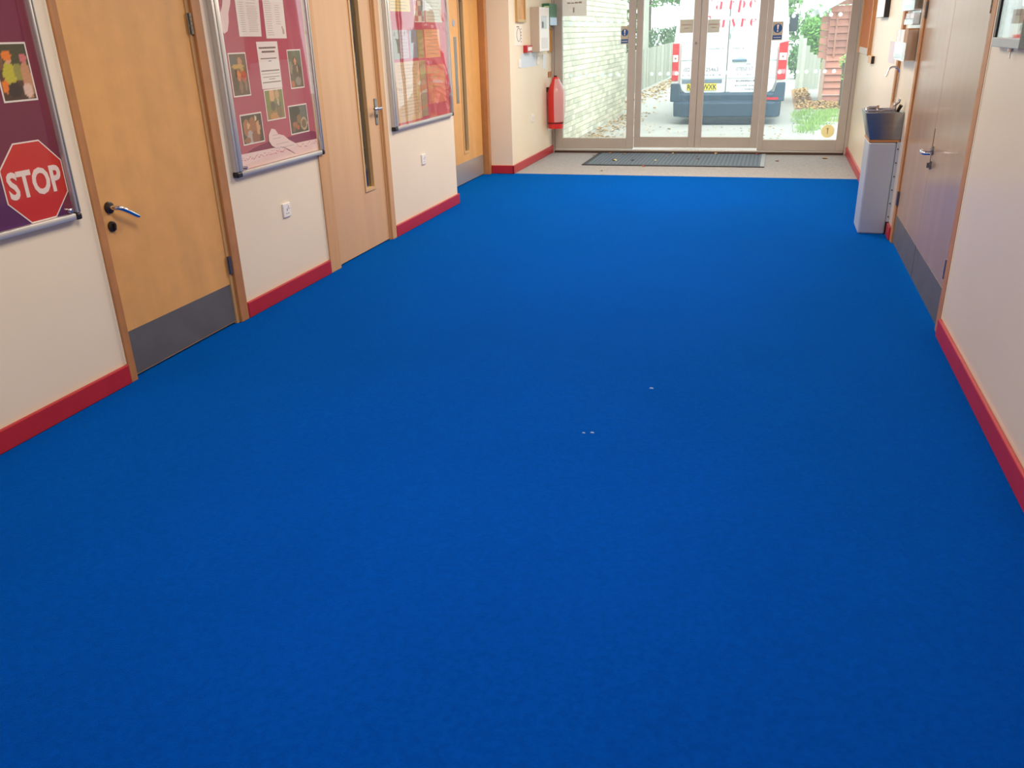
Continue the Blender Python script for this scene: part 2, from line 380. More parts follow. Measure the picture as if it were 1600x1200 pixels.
# door 4: double doors on the right
D = thing('door_4', 'pair of lacquered birch doors with lever handle and brushed kick plates on the right wall', 'door', (XR, 5.61, 0), kind='structure')
frame_posts(RW, D, (4.515, 4.612, 6.612, 6.70), M['pine'], d1=0.006)
for y0, y1, hs_ in ((4.616, 5.609, 4.613), (5.613, 6.608, 6.611)):
    lf = MB(RW).box(y0, y1, 0.010, 2.015, -0.05, -0.006).build('door_leaf', M['birch3'], D, bevel=0.0015)
    MB(RW).box(y0 + 0.004, y1 - 0.004, 0.014, 0.214, -0.006, -0.004).build('kick_plate', M['kick'], lf)
    for z in (0.33, 1.58): hinge(RW, hs_, z, 0.004, lf)
    if y0 < 5:
        MB(RW).tube([(5.562, 0.80, -0.006), (5.562, 0.80, 0.004)], 0.026, 18).build('handle_rose', M['steel'], lf, smooth=True)
        MB(RW).tube([(5.562, 0.80, 0), (5.562, 0.80, 0.05), (5.555, 0.80, 0.062), (5.535, 0.80, 0.066), (5.45, 0.80, 0.066), (5.43, 0.80, 0.06), (5.425, 0.80, 0.03)], 0.0095, 12).build('handle', M['chrome'], lf, smooth=True)
        b = MB(RW).tube([(5.562, 0.715, -0.006), (5.562, 0.715, 0.004)], 0.024, 18); b.box(5.557, 5.567, 0.70, 0.73, 0.004, 0.018)
        b.build('thumb_turn', M['steel'], lf, smooth=True)
        MB(RW).box(5.600, 5.6085, 0.70, 0.92, -0.006, -0.004).build('lock_plate', M['dark'], lf)
MB(RW).box(4.503, 4.515, 0.096, 2.06, 0.0, 0.003).build('paint_edge', M['edge'], D)

# ------------------------------------------------------------ glass entrance
YF = 11.45
Ddot = None
def glazed(name, label, x0, x1, g0, g1, z0, zg, y, dots, cat):
    global Ddot
    o = thing(name, label, cat, ((x0 + x1) / 2, y, 0), kind='structure')
    top = 2.24
    MB().box(x0, g0, y - 0.025, y + 0.03, z0, top).build('stile', M['doorfr'], o, bevel=0.004)
    MB().box(g1, x1, y - 0.025, y + 0.03, z0, top).build('stile', M['doorfr'], o, bevel=0.004)
    MB().box(g0, g1, y - 0.022, y + 0.028, z0, zg).build('bottom_rail', M['doorfr'], o, bevel=0.003)
    MB().box(g0, g1, y - 0.022, y + 0.028, top - 0.11, top).build('top_rail', M['doorfr'], o, bevel=0.003)
    gp = MB().box(g0, g1, y, y + 0.008, zg, top - 0.11).build('glass_pane', M['glass'], o)
    for z in (1.617, 0.985):
        for x in dots:
            if not (g0 + 0.03 < x < g1 - 0.03): continue
            if Ddot is None:
                b = MB(); b.ngon([(x + 0.024 * math.cos(k * math.pi / 9), y - 0.0007, z + 0.024 * math.sin(k * math.pi / 9)) for k in range(18)])
                Ddot = b.build('safety_dot', backlit('frosted_dot', rgb(240, 250, 250), 0.85), gp, origin=(x, y - 0.0007, z))
            else: dup(Ddot, (x, y - 0.0007, z), gp)
    return o
dots = [-2.61 + 0.1055 * k for k in range(33)]
glazed('window_1', 'left fixed glass screen beside the entrance doors', -2.830, -1.768, -2.722, -1.858, 0.05, 0.19, YF, dots, 'window')
glazed('door_5', 'left sliding glass entrance door', -1.764, -0.966, -1.684, -1.053, 0.065, 0.20, YF + 0.07, dots, 'door')
o6 = glazed('door_6', 'right sliding glass entrance door', -0.962, -0.172, -0.883, -0.265, 0.065, 0.20, YF + 0.07, dots, 'door')
glazed('window_2', 'right fixed glass screen beside the entrance doors', -0.170, 0.873, -0.10, 0.778, 0.045, 0.178, YF, dots, 'window')
MB().tube([(-1.01, YF + 0.045, 1.345), (-1.01, YF + 0.025, 1.345), (-1.01, YF + 0.02, 1.345)], [0.014, 0.014, 0.01], 14).build('door_lock', M['chrome'], [o for o in C.objects if o.name == 'door_5'][0], smooth=True)
b = MB(); b.box(-2.866, -2.834, YF - 0.03, YF + 0.12, 0, 2.28).box(0.877, 0.917, YF - 0.03, YF + 0.12, 0, 2.28).box(-2.834, 0.877, YF - 0.03, YF + 0.12, 2.245, 2.28)
struct('trim_3', b, M['doorfr'], 'bronze grey aluminium outer frame round the glass entrance', 'frame', bevel=0.003)
b = MB(); b.box(-2.834, 0.877, YF - 0.045, YF + 0.14, -0.001, 0.022)
struct('trim_4', b, mat('dark_threshold', rgb(70, 52, 44), rough=0.6, metal=0.3), 'dark door threshold strip below the glass doors', 'threshold', bevel=0.004)
struct('trim_5', MB().box(-2.83, 0.87, YF - 0.02, YF + 0.11, 0.022, 0.042), M['alu'], 'bright aluminium sliding track above the threshold', 'threshold', bevel=0.003)

# ------------------------------------------------------------ entrance mat, leaves, specks
t = thing('entrance_mat', 'dark ribbed entrance mat lying before the glass doors', 'mat', (-1.13, 10.85, 0))
MB().box(-2.16, -0.10, 10.30, 11.36, 0.0, 0.008).build('pile', M['mat'], t)
b = MB()
for k in range(44):
    x = -2.13 + k * 0.0467; b.box(x, x + 0.022, 10.33, 11.34, 0.008, 0.0105)
b.build('ribs', mat('mat_rib', rgb(102, 115, 127), rough=0.9, var=0.1, vscale=30), t, kind='stuff')
MB().box(-2.21, -0.05, 10.265, 10.30, 0, 0.009).build('border', M['rubber'], t, bevel=0.003)
MB().box(-2.21, -2.16, 10.30, 11.385, 0, 0.009).build('border', M['rubber'], t, bevel=0.003)
MB().box(-0.10, -0.05, 10.30, 11.385, 0, 0.009).build('border', mat('grey_rubber_edge', rgb(150, 156, 160), rough=0.6), t, bevel=0.003, label='pale right border of the mat')

def leaf_mesh(b, x, y, z, s, a, curl, asp=0.6):
    pts = [(0, -0.5), (0.28, -0.25), (0.32, 0.1), (0.12, 0.42), (0, 0.6), (-0.12, 0.42), (-0.32, 0.1), (-0.28, -0.25)]
    ca, sa = math.cos(a), math.sin(a)
    def P(u, v):
        u *= s * asp / 0.6; v *= s
        return (x + u * ca - v * sa, y + u * sa + v * ca, z + curl * (abs(u) / (0.32 * s)) ** 2 * s + 0.002 + curl * 0.4 * abs(v))
    top = [b.v(*P(u, v)) for u, v in pts]; c0 = b.v(*P(0, -0.1)); c1 = b.v(*P(0, 0.25))
    F = b.bm.faces.new
    F([top[0], top[1], c0]); F([top[1], top[2], c0]); F([top[2], c1, c0]); F([top[2], top[3], c1]); F([top[3], top[4], c1])
    F([top[4], top[5], c1]); F([top[5], top[6], c1]); F([top[6], c0, c1]); F([top[6], top[7], c0]); F([top[7], top[0], c0])
LC = [mat('leaf_tan', rgb(186, 140, 84), rough=0.7), mat('leaf_brown', rgb(120, 74, 44), rough=0.7), mat('leaf_yellow', rgb(236, 214, 140), rough=0.6),
      mat('leaf_dark', rgb(52, 40, 38), rough=0.7), mat('leaf_rust', rgb(176, 84, 52), rough=0.7)]
LV = [(-2.033, 11.277, 0, .05, 'tan fallen leaf on the mat corner nearest the extinguisher'), (-1.853, 11.227, 0, .045, 'tan fallen leaf second along the back of the entrance mat'),
      (-1.867, 10.633, 2, .07, 'large pale yellow fallen leaf near the left of the entrance mat'), (-1.644, 10.652, 3, .065, 'dark curled fallen leaf just right of the pale yellow leaf'),
      (-1.36, 10.676, 2, .05, 'small pale fallen leaf in the middle of the entrance mat'), (-1.439, 10.237, 4, .055, 'rust red fallen leaf at the front edge of the entrance mat'),
      (-1.225, 11.335, 2, .05, 'pale fallen leaf at the back of the mat below the left sliding door'), (-1.18, 11.30, 1, .05, 'brown fallen leaf touching the pale one below the left sliding door'),
      (-0.892, 11.058, 1, .05, 'brown fallen leaf at mid mat below the door meeting stiles'), (-0.857, 10.831, 1, .055, 'brown fallen leaf in front of another one below the meeting stiles'),
      (-1.26, 11.029, 0, .035, 'tiny tan leaf scrap in the middle of the entrance mat'), (-2.24, 11.139, 1, .045, 'brown fallen leaf just off the left edge of the mat'),
      (-0.66, 11.35, 0, .075, 'tan fallen leaf lying against the threshold right of centre'), (-0.152, 11.33, 4, .05, 'rust fallen leaf at the back right corner of the mat'),
      (0.09, 10.799, 1, .055, 'brown fallen leaf on grey carpet right of the mat'), (0.649, 11.066, 0, .07, 'tan twig like leaf on grey carpet near the right wall'),
      (-1.877, 9.841, 1, .035, 'tiny brown leaf scrap on the grey carpet in front of the mat')]
for x, y, c, s, lab in LV:
    onmat = -2.21 < x < -0.05 and 10.265 < y < 11.385
    b = MB(); leaf_mesh(b, x, y, 0.010 if onmat else 0.0, s * 1.1, random.uniform(0, 6.28), 0.18)
    z0 = min(v.co.z for v in b.bm.verts); tgt = (0.0105 if -2.14 < x < -0.1 and 10.32 < y < 11.34 else 0.009) if onmat else -0.0005
    for v in b.bm.verts: v.co.z += tgt - z0
    b.build('fallen_leaf', LC[c], label=lab, cat='leaf', group='fallen leaves on the entrance floor')
for x, y, s, lab in ((-0.425, 3.50, .010, 'single white speck on the blue carpet nearest the glass doors'), (-0.628, 2.98, .007, 'left white crumb of the pair on the blue carpet'),
                     (-0.595, 2.99, .009, 'right white crumb of the pair on the blue carpet')):
    b = MB(); b.hexa([(x - s, y - s * .4, 0), (x + s, y - s * .2, 0), (x + s * .8, y + s * .5, 0), (x - s * .7, y + s * .4, 0), (x - s * .7, y - s * .3, .004), (x + s * .8, y - s * .1, .003), (x + s * .6, y + s * .4, .004), (x - s * .6, y + s * .3, .005)])
    b.build('lint_speck', mat('lint', rgb(150, 182, 220), rough=0.9), label=lab, cat='speck', bevel=0.0008)

# ------------------------------------------------------------ noticeboards on the left
def board(name, label, y0, y1, z0, z1, back, lw, rw, cover, bow=0.0, knob=None):
    o = thing(name, label, 'noticeboard', (XL, (y0 + y1) / 2, z0))
    MB(LW).box(y0 + 0.01, y1 - 0.01, z0 + 0.01, z1 - 0.01, 0, 0.012).build('backboard', back, o)
    def stile(a, c, wide):
        e = 0.34 if wide else 0.5
        st = MB(LW).box(a, a + (c - a) * e, z0 + 0.028, z1, 0.0, 0.034).box(a + (c - a) * e + 0.006, c, z0 + 0.028, z1, 0.0, 0.036).build('frame_stile', M['alu'], o, bevel=0.004, smooth=True)
        MB(LW).box(a + (c - a) * e, a + (c - a) * e + 0.006, z0 + 0.03, z1, 0.0, 0.026).build('groove', M['dark'], st)
    stile(y0, y0 + lw, True); stile(y1 - rw, y1, False)
    MB(LW).box(y0 + 0.028, y1 - 0.028, z0, z0 + 0.028, 0.0, 0.034).build('frame_rail', M['alu'], o, bevel=0.006, smooth=True)
    MB(LW).box(y0 + 0.02, y1 - 0.02, z1, z1 + 0.03, 0.0, 0.034).build('frame_rail', M['alu'], o, bevel=0.006, smooth=True)
    for a, c in ((y0 - 0.002, y0 + max(0.03, lw * 0.8)), (y1 - 0.028, y1 + 0.002)):
        MB(LW).box(a, c, z0 - 0.003, z0 + 0.028, 0.0, 0.037).build('corner_cap', M['black'], o, bevel=0.008)
    cv = MB(LW)
    def fn(u, v):
        s = y0 + lw + (y1 - rw - y0 - lw) * u; z = z0 + 0.028 + (z1 - z0 - 0.028) * v
        return (s, z, 0.027 + bow * (math.sin(math.pi * u) * 0.5 + 0.35 * math.sin(2 * math.pi * u + 1.0) * (1 - v)) + bow * 0.6 * max(0, 0.4 - v))
    cv.grid(fn, 16, 16); cv.build('clear_cover', cover, o, smooth=True)
    if knob:
        MB(LW).tube([(knob[0], knob[1], 0.026), (knob[0], knob[1], 0.042), (knob[0], knob[1], 0.046)], [0.011, 0.011, 0.007], 14).build('lock', M['chrome'], o, smooth=True)
    return o
PD = 0.0125   # pinned papers sit just off the backboard
def quad_sheet(name, pts, m, label, cat, d=PD, t=0.0012, f=LW, group=None, lines=None, linemat=None):
    o = thing(name, label, cat, f(sum(p[0] for p in pts) / len(pts), min(p[1] for p in pts), d), group)
    MB(f).prism(pts, d, d + t).build('sheet', m, o)
    if lines:
        b = MB(f)
        for s0, s1, z, h in lines: b.box(s0, s1, z, z + h, d + t, d + t + 0.0004)
        b.build('print_lines', linemat or M['ink'], o, kind='stuff')
    return o

board('noticeboard', 'purple noticeboard in aluminium frame holding the STOP sign, nearest on the left', 1.72, 2.925, 0.818, 1.95, M['purple'], 0.05, 0.02, M['perspex'], knob=(2.868, 0.862))
quad_sheet('backing_paper', [(1.78, 0.848), (2.86, 0.848), (2.86, 0.90), (2.60, 1.02), (1.78, 1.18)], M['plum'], 'plum purple backing paper behind the STOP sign', 'paper', d=0.012, t=0.0005)
# stop sign
sc_, sz_, sr = 2.744, 1.004, 0.158
oct_ = [(sc_ + sr / math.cos(math.pi / 8) * math.cos(math.pi / 8 + k * math.pi / 4), sz_ + sr / math.cos(math.pi / 8) * math.sin(math.pi / 8 + k * math.pi / 4)) for k in range(8)]
o = thing('stop_sign', 'red octagonal STOP sign with white border pinned in the nearest noticeboard', 'sign', LW(sc_, sz_ - sr, PD))
MB(LW).prism(oct_, PD, PD + 0.0015).build('border', M['paper'], o)
oct2 = [(sc_ + (a - sc_) * 0.965, sz_ + (c - sz_) * 0.965) for a, c in oct_]
MB(LW).prism(oct2, PD + 0.0015, PD + 0.0022).build('face', M['stopred'], o)
text_polys('STOP', 0.142, lambda x, y, z: LW(sc_ - 0.003 + x, sz_ - 0.050 + y, z), PD + 0.0032, 'lettering', mat('sign_white', rgb(240, 225, 215), rough=0.6), o, bold=0.0045, sx=0.80)

def noise2(u, v, s):
    return math.sin(u * 37.7 * s + v * 17.3) * math.sin(v * 41.1 * s - u * 23.9) * 0.5 + 0.5 * math.sin(u * 91 * s + v * 77)
def picture(bgc, blobs, grain=7):
    def fn(u, v):
        c = list(bgc(u, v)) if callable(bgc) else list(bgc)
        for x, y, rx, ry, col in blobs:
            if ((u - x) / rx) ** 2 + ((v - y) / ry) ** 2 < 1: c = list(col)
        n = noise2(u, v, 1.3) * grain
        return tuple(max(0, min(255, q + n)) for q in c)
    return fn
def photo(label, s0, s1, z0, z1, fn, f=LW, group='photographs in the noticeboards', skew=0.0, rim=0.007, nx=22, ny=30):
    o = thing('photograph', label, 'photograph', f((s0 + s1) / 2, z0, PD), group)
    MB(f).box(s0, s1, z0, z1, PD, PD + 0.001).build('white_border', M['paper'], o)
    raster('print', f, s0 + rim, s1 - rim, z0 + rim, z1 - rim, PD + 0.0014, fn, o, nx, ny)
    return o
hv = (196, 190, 60); sk = (226, 170, 130); oj = (240, 130, 40)
photo('photograph of a person in a yellow helmet and hi-vis vest, above the STOP sign', 2.690, 2.858, 1.312, 1.530, picture(
    lambda u, v: (58, 66, 44) if v > 0.55 else (74, 54, 46), [(.35, .48, .22, .20, hv), (.62, .50, .14, .16, (150, 150, 70)), (.85, .35, .16, .35, (205, 150, 110)), (.38, .72, .10, .07, sk), (.36, .80, .15, .09, oj),
    (.85, .74, .12, .08, (215, 120, 120)), (.12, .25, .12, .12, oj), (.40, .18, .22, .14, (40, 36, 40)), (.80, .16, .14, .14, (232, 200, 180)), (.12, .66, .10, .10, (120, 84, 60))]))
board('noticeboard', 'pink noticeboard in aluminium frame with papers, photographs and footprint cutouts', 4.10, 5.108, 0.806, 1.95, M['magenta'], 0.062, 0.032, M['perspex'], bow=0.006, knob=(4.182, 0.85))
def lines(s0, s1, z0, z1, n, h=0.004, jitter=0.3):
    r = []
    for k in range(n):
        z = z0 + (z1 - z0) * k / max(1, n - 1); w = (s1 - s0); a = random.uniform(0, jitter) * w * 0.3; c = random.uniform(0, jitter) * w * 0.6
        r.append((s0 + a, s1 - c, z, h))
    return r
pink = mat('printed_pink_paper', rgb(240, 214, 206), rough=0.6)
quad_sheet('footprint_cutout', [(4.242, 1.74), (4.218, 1.685), (4.186, 1.645), (4.170, 1.606), (4.180, 1.568), (4.203, 1.551), (4.236, 1.563), (4.258, 1.607), (4.268, 1.654), (4.294, 1.694), (4.312, 1.74), (4.30, 1.80), (4.26, 1.81)], pink,
           'pale footprint cutout at the upper left of the pink noticeboard', 'cutout', group='footprint cutouts')
quad_sheet('notice_sheet', [(4.342, 1.535), (4.562, 1.533), (4.590, 1.83), (4.346, 1.83)], M['paper'], 'white printed sheet with two columns, upper left sheet of the pink noticeboard', 'paper',
           lines=lines(4.365, 4.42, 1.56, 1.80, 22, .0025) + lines(4.44, 4.55, 1.56, 1.68, 14, .0025) + lines(4.44, 4.55, 1.69, 1.80, 8, .0025), linemat=mat('faint_print', rgb(190, 178, 160), rough=0.7))
quad_sheet('notice_sheet', [(4.612, 1.522), (4.836, 1.520), (4.845, 1.83), (4.622, 1.83)], M['paper'], 'white printed sheet with a small logo, upper right sheet of the pink noticeboard', 'paper',
           lines=lines(4.63, 4.70, 1.54, 1.72, 16, .0025) + lines(4.735, 4.79, 1.60, 1.70, 9, .0025) + [(4.795, 4.815, 1.545, .03), (4.79, 4.805, 1.575, .012)], linemat=mat('faint_print', rgb(190, 178, 160), rough=0.7))
quad_sheet('notice_sheet', [(4.497, 1.250), (4.716, 1.247), (4.720, 1.506), (4.496, 1.506)], M['paper'], 'white ruled notice in the middle of the pink noticeboard', 'paper',
           lines=[(4.515, 4.695, 1.468, .009), (4.54, 4.68, 1.446, .010), (4.52, 4.69, 1.412, .005), (4.60, 4.63, 1.398, .004), (4.51, 4.705, 1.345, .006), (4.51, 4.705, 1.330, .002), (4.52, 4.70, 1.312, .003), (4.58, 4.65, 1.300, .003), (4.51, 4.705, 1.262 + .02, .005)])
photo('photograph of a figure in yellow straps over red, left of the ruled notice', 4.205, 4.374, 1.225, 1.454, picture((104, 86, 64), [(.6, .82, .13, .10, (190, 140, 90)), (.45, .70, .4, .05, (200, 160, 80)), (.68, .62, .10, .10, (196, 150, 84)),
    (.75, .45, .18, .13, (196, 74, 52)), (.45, .48, .12, .13, (222, 140, 80)), (.5, .2, .10, .16, (150, 116, 90)), (.8, .25, .07, .16, (156, 120, 96)), (.2, .3, .15, .2, (86, 70, 50)), (.2, .85, .2, .1, (90, 92, 90))]))
photo('photograph of a person in dark clothing, right of the ruled notice', 4.815, 4.978, 1.231, 1.457, picture(lambda u, v: (112, 120, 96) if v > .55 else (110, 96, 76), [(.55, .45, .35, .22, (98, 86, 66)), (.5, .72, .16, .13, (96, 72, 54)), (.5, .71, .10, .10, (214, 152, 112)),
    (.62, .50, .06, .10, (200, 160, 130)), (.15, .1, .15, .1, (196, 110, 70)), (.6, .16, .22, .12, (150, 140, 120)), (.12, .55, .12, .18, (156, 140, 110))]))
photo('photograph of two legs in boots on grass, below the ruled notice', 4.506, 4.712, 1.070, 1.246, picture(lambda u, v: (134, 140, 76) if v > .3 else (156, 132, 76), [(.38, .82, .15, .25, (226, 178, 130)), (.68, .84, .10, .24, (206, 168, 126)), (.38, .45, .13, .18, (104, 96, 84)), (.70, .45, .14, .20, (112, 104, 92)),
    (.70, .55, .07, .10, (200, 186, 160)), (.45, .1, .28, .12, (206, 150, 90)), (.72, .22, .16, .2, (134, 116, 90))]))
photo('photograph of a long haired group outdoors, lower left of the pink noticeboard', 4.230, 4.450, 0.963, 1.130, picture(lambda u, v: (70, 64, 50), [(.22, .55, .16, .32, (176, 116, 76)), (.52, .55, .18, .36, (168, 112, 70)), (.36, .2, .14, .26, (186, 176, 168)), (.62, .18, .20, .24, (150, 94, 66)), (.78, .50, .09, .26, (216, 164, 112)),
    (.70, .85, .05, .09, (226, 206, 170)), (.30, .62, .07, .12, (224, 176, 130)), (.2, .12, .16, .1, (160, 106, 76))]))
photo('photograph with a wheel in a dark yard, lower right of the pink noticeboard', 4.750, 4.975, 0.964, 1.137, picture(lambda u, v: (104, 106, 98) if u > .55 and v > .5 else (76, 66, 50), [(.3, .8, .3, .18, (56, 52, 42)), (.76, .3, .2, .24, (196, 172, 136)), (.76, .3, .14, .17, (120, 98, 76)), (.5, .5, .12, .18, (146, 108, 66)), (.25, .3, .14, .12, (170, 104, 66)),
    (.42, .2, .08, .1, (190, 96, 60)), (.15, .15, .1, .1, (120, 90, 66))]))
quad_sheet('border_strip', [(4.168, 0.836), (5.074, 0.836), (5.074, 0.908), (4.168, 0.920)], pink, 'pale border strip with red flower print along the bottom of the pink noticeboard', 'border',
           lines=[(4.18 + k * 0.0105 + random.uniform(-.002, .002), 4.186 + k * 0.0105, 0.876 + random.uniform(0, .026) * (0.4 + 0.6 * abs(math.sin(k * .45))), .005) for k in range(84)], linemat=mat('red_flower_print', rgb(196, 70, 84), rough=0.7))
quad_sheet('backing_paper', [(4.239, 0.9195), (5.074, 0.909), (5.074, 0.950), (5.00, 0.965), (4.78, 0.958), (4.484, 0.957), (4.33, 0.94)], M['wine'], 'deep magenta paper strip above the flower border', 'paper', d=0.012, t=0.0008)
quad_sheet('footprint_cutout', [(4.531, 1.027), (4.569, 1.018), (4.597, 0.988), (4.656, 0.974), (4.711, 0.941), (4.781, 0.913), (4.786, 0.880), (4.761, 0.855), (4.716, 0.875), (4.668, 0.897), (4.620, 0.912), (4.557, 0.911), (4.511, 0.930), (4.488, 0.959), (4.493, 0.995)], pink,
           'pale footprint cutout lying across the flower border of the pink noticeboard', 'cutout', d=0.0155, group='footprint cutouts',
           lines=[(4.53, 4.60, .985, .003), (4.53, 4.62, .965, .003), (4.56, 4.70, .930, .003), (4.62, 4.76, .905, .003)], linemat=mat('faint_print', rgb(190, 178, 160)))

board('noticeboard', 'crimson noticeboard with creased clear cover, farthest of the left noticeboards', 6.262, 7.59, 0.828, 1.95, M['crimson'], 0.075, 0.03, M['perspex2'], bow=0.035)
def sh(lab, s0, s1, z0, z1, c, ln=None, d=PD, nm='poster'):
    return quad_sheet(nm, [(s0, z0), (s1, z0), (s1, z1), (s0, z1)], mat('paper_%d_%d_%d' % c, rgb(*c), rough=0.6), lab, 'poster', d=d, lines=ln, linemat=mat('soft_print', rgb(150, 130, 100), rough=0.7), group='posters in the crimson noticeboard')
sh('yellow poster at the top left of the crimson noticeboard', 6.345, 6.775, 1.695, 1.86, (226, 196, 110), lines(6.38, 6.72, 1.715, 1.85, 7))
o = thing('poster', 'poster of small colour pictures at the top of the crimson noticeboard', 'poster', LW(6.95, 1.62, PD), 'posters in the crimson noticeboard')
MB(LW).box(6.85, 7.07, 1.62, 1.86, PD, PD + 0.001).build('sheet', M['paper'], o)
raster('print', LW, 6.855, 7.065, 1.625, 1.855, PD + 0.0014, lambda u, v: [(190, 84, 60), (224, 206, 176), (120, 100, 84), (222, 140, 96), (150, 128, 110), (100, 110, 100), (206, 180, 140), (170, 70, 70), (140, 150, 130)][(int(u * 2.99) + 3 * int(v * 5.99) * 2) % 9], o, 24, 30)
sh('pale grey green poster at the top right of the crimson noticeboard', 7.09, 7.47, 1.62, 1.86, (196, 192, 168), lines(7.12, 7.42, 1.64, 1.85, 9))
sh('grey green leaflet in the second row of the crimson noticeboard', 6.39, 6.51, 1.350, 1.562, (140, 142, 122), lines(6.40, 6.50, 1.37, 1.54, 8))
sh('lavender leaflet beside the grey green one in the crimson noticeboard', 6.515, 6.685, 1.352, 1.562, (186, 160, 170), lines(6.53, 6.67, 1.37, 1.54, 8))
sh('slate blue leaflet in the middle of the crimson noticeboard', 6.715, 6.87, 1.350, 1.562, (136, 136, 146), lines(6.73, 6.86, 1.37, 1.50, 6))
sh('olive leaflet beside the slate blue one in the crimson noticeboard', 6.875, 7.01, 1.346, 1.562, (160, 140, 66), lines(6.89, 7.0, 1.37, 1.54, 5))
sh('orange leaflet at the right of the second row in the crimson noticeboard', 7.035, 7.385, 1.341, 1.565, (222, 150, 92), lines(7.07, 7.35, 1.37, 1.54, 7))
sh('large tan poster at the lower left of the crimson noticeboard', 6.385, 6.88, 0.872, 1.327, (206, 166, 118), lines(6.42, 6.84, 0.92, 1.30, 16))
sh('tall olive brown strip poster beside the large tan poster', 6.89, 7.02, 0.88, 1.326, (166, 134, 84), lines(6.90, 7.01, 0.92, 1.30, 14))
sh('red orange poster at the lower right of the crimson noticeboard', 7.045, 7.46, 0.965, 1.281, (208, 100, 70), lines(7.08, 7.42, 1.10, 1.26, 5))

# ------------------------------------------------------------ sockets and switches
def socket(f, s, z, label, w=0.084, h=0.086, cat='socket'):
    o = thing('wall_socket', label, cat, f(s, z - h / 2, 0), 'white wall sockets')
    MB(f).box(s - w / 2, s + w / 2, z - h / 2, z + h / 2, 0, 0.011).build('face_plate', M['plast'], o, bevel=0.004)
    MB(f).box(s + w * 0.18, s + w * 0.38, z + 0.008, z + 0.03, 0.011, 0.016).build('rocker', M['plast'], o, bevel=0.002)
    b = MB(f)
    b.box(s - 0.004, s + 0.004, z - 0.006, z + 0.010, 0.011, 0.0114).box(s - 0.016, s - 0.006, z - 0.024, z - 0.018, 0.011, 0.0114).box(s + 0.006, s + 0.016, z - 0.024, z - 0.018, 0.011, 0.0114)
    b.build('pin_holes', mat('grey_slot', rgb(120, 112, 110)), o)
    return o
socket(LW, 4.595, 0.530, 'white wall socket below the pink noticeboard')
socket(LW, 6.862, 0.530, 'white wall socket below the crimson noticeboard')
LB = lambda s, z, d: (-2.868 + d, s, z)
socket(LB, 10.41, 0.545, 'white wall socket low on the lobby wall left of the extinguisher', w=0.10, h=0.095)
def switch(f, s, z, label):
    o = thing('light_switch', label, 'switch', f(s, z - 0.045, 0), 'lobby switches')
    MB(f).box(s - 0.045, s + 0.045, z - 0.045, z + 0.045, 0, 0.012).build('face_plate', M['plast'], o, bevel=0.004)
    MB(f).box(s - 0.012, s + 0.012, z - 0.018, z + 0.018, 0.012, 0.017).build('rocker', M['plast'], o, bevel=0.002)
switch(LB, 9.89, 1.195, 'white light switch left of the blue reflection sheet on the lobby wall')
switch(LB, 10.71, 1.20, 'white light switch below the white alarm box on the lobby wall')

# ------------------------------------------------------------ lobby left wall
def frame_pic(f, s0, s1, z0, z1, d, w, fm, im, name, label, cat, group=None, part='picture'):
    o = thing(name, label, cat, f((s0 + s1) / 2, z0, 0), group)
    b = MB(f); b.box(s0, s0 + w, z0, z1, 0, d).box(s1 - w, s1, z0, z1, 0, d).box(s0 + w, s1 - w, z0, z0 + w, 0, d).box(s0 + w, s1 - w, z1 - w, z1, 0, d)
    b.build('frame', fm, o, bevel=0.002)
    MB(f).box(s0 + w, s1 - w, z0 + w, z1 - w, 0, d * 0.6).build(part, im, o)
    return o
gold = mat('gilt_frame', rgb(196, 160, 104), rough=0.35, metal=0.5)
frame_pic(LB, 9.765, 10.12, 1.632, 2.10, 0.03, 0.03, gold, mat('ochre_print', rgb(200, 142, 66), rough=0.4, var=0.15, vscale=6), 'framed_picture', 'gilt framed ochre picture high on the lobby wall', 'picture')
o = quad_sheet('floor_plan', [(9.71, 1.39), (10.03, 1.385), (10.03, 1.608), (9.71, 1.608)], M['paper'], 'white laminated plan sheet below the gilt picture', 'poster', d=0.0, t=0.004, f=LB)
b = MB(LB)
for k in range(18):
    a = k * math.pi / 9; b.tube([(9.88 + .08 * math.cos(a), 1.50 + .07 * math.sin(a), .0045), (9.88 + .08 * math.cos(a + .35), 1.50 + .07 * math.sin(a + .35), .0045)], 0.003, 5)
for k in range(5): b.box(9.97, 9.99, 1.42 + k * 0.033, 1.435 + k * 0.033, 0.004, 0.005)
b.box(9.80, 9.90, 1.58, 1.59, 0.004, 0.005); b.build('drawing', M['ink'], o)
o = thing('alarm_panel', 'white wall mounted alarm panel box with grey side on the lobby wall', 'control panel', LB(10.6, 1.30, 0))
MB(LB).box(10.40, 10.86, 1.302, 1.80, 0, 0.105).build('housing', mat('beige_steel', rgb(186, 170, 152), rough=0.5), o, bevel=0.006)
MB(LB).box(10.405, 10.855, 1.305, 1.797, 0.105, 0.118).build('front_cover', M['plast'], o, bevel=0.012)
# the cover looks into the hall: slots and window on its edge face
MB(LB).box(10.47, 10.72, 1.56, 1.70, 0.118, 0.120).build('display', mat('grey_display', rgb(186, 192, 200), rough=0.2), o)
MB(LB).box(10.50, 10.57, 1.57, 1.64, 0.120, 0.121).build('dark_key', M['black'], o)
MB(LB).box(10.47, 10.78, 1.34, 1.46, 0.118, 0.120).build('lower_flap', mat('flap_white', rgb(224, 222, 222), rough=0.4), o)
o = thing('call_point', 'small red fire call point beside the white alarm panel', 'alarm', LB(10.17, 1.30, 0))
MB(LB).box(10.07, 10.30, 1.305, 1.385, 0, 0.05).build('box', M['red'], o, bevel=0.004)
MB(LB).box(10.10, 10.27, 1.325, 1.365, 0.05, 0.053).build('pane', M['plast'], o)
o = thing('first_aid_box', 'green first aid box with pale blue label by the door frame', 'first aid box', LB(11.1, 1.59, 0))
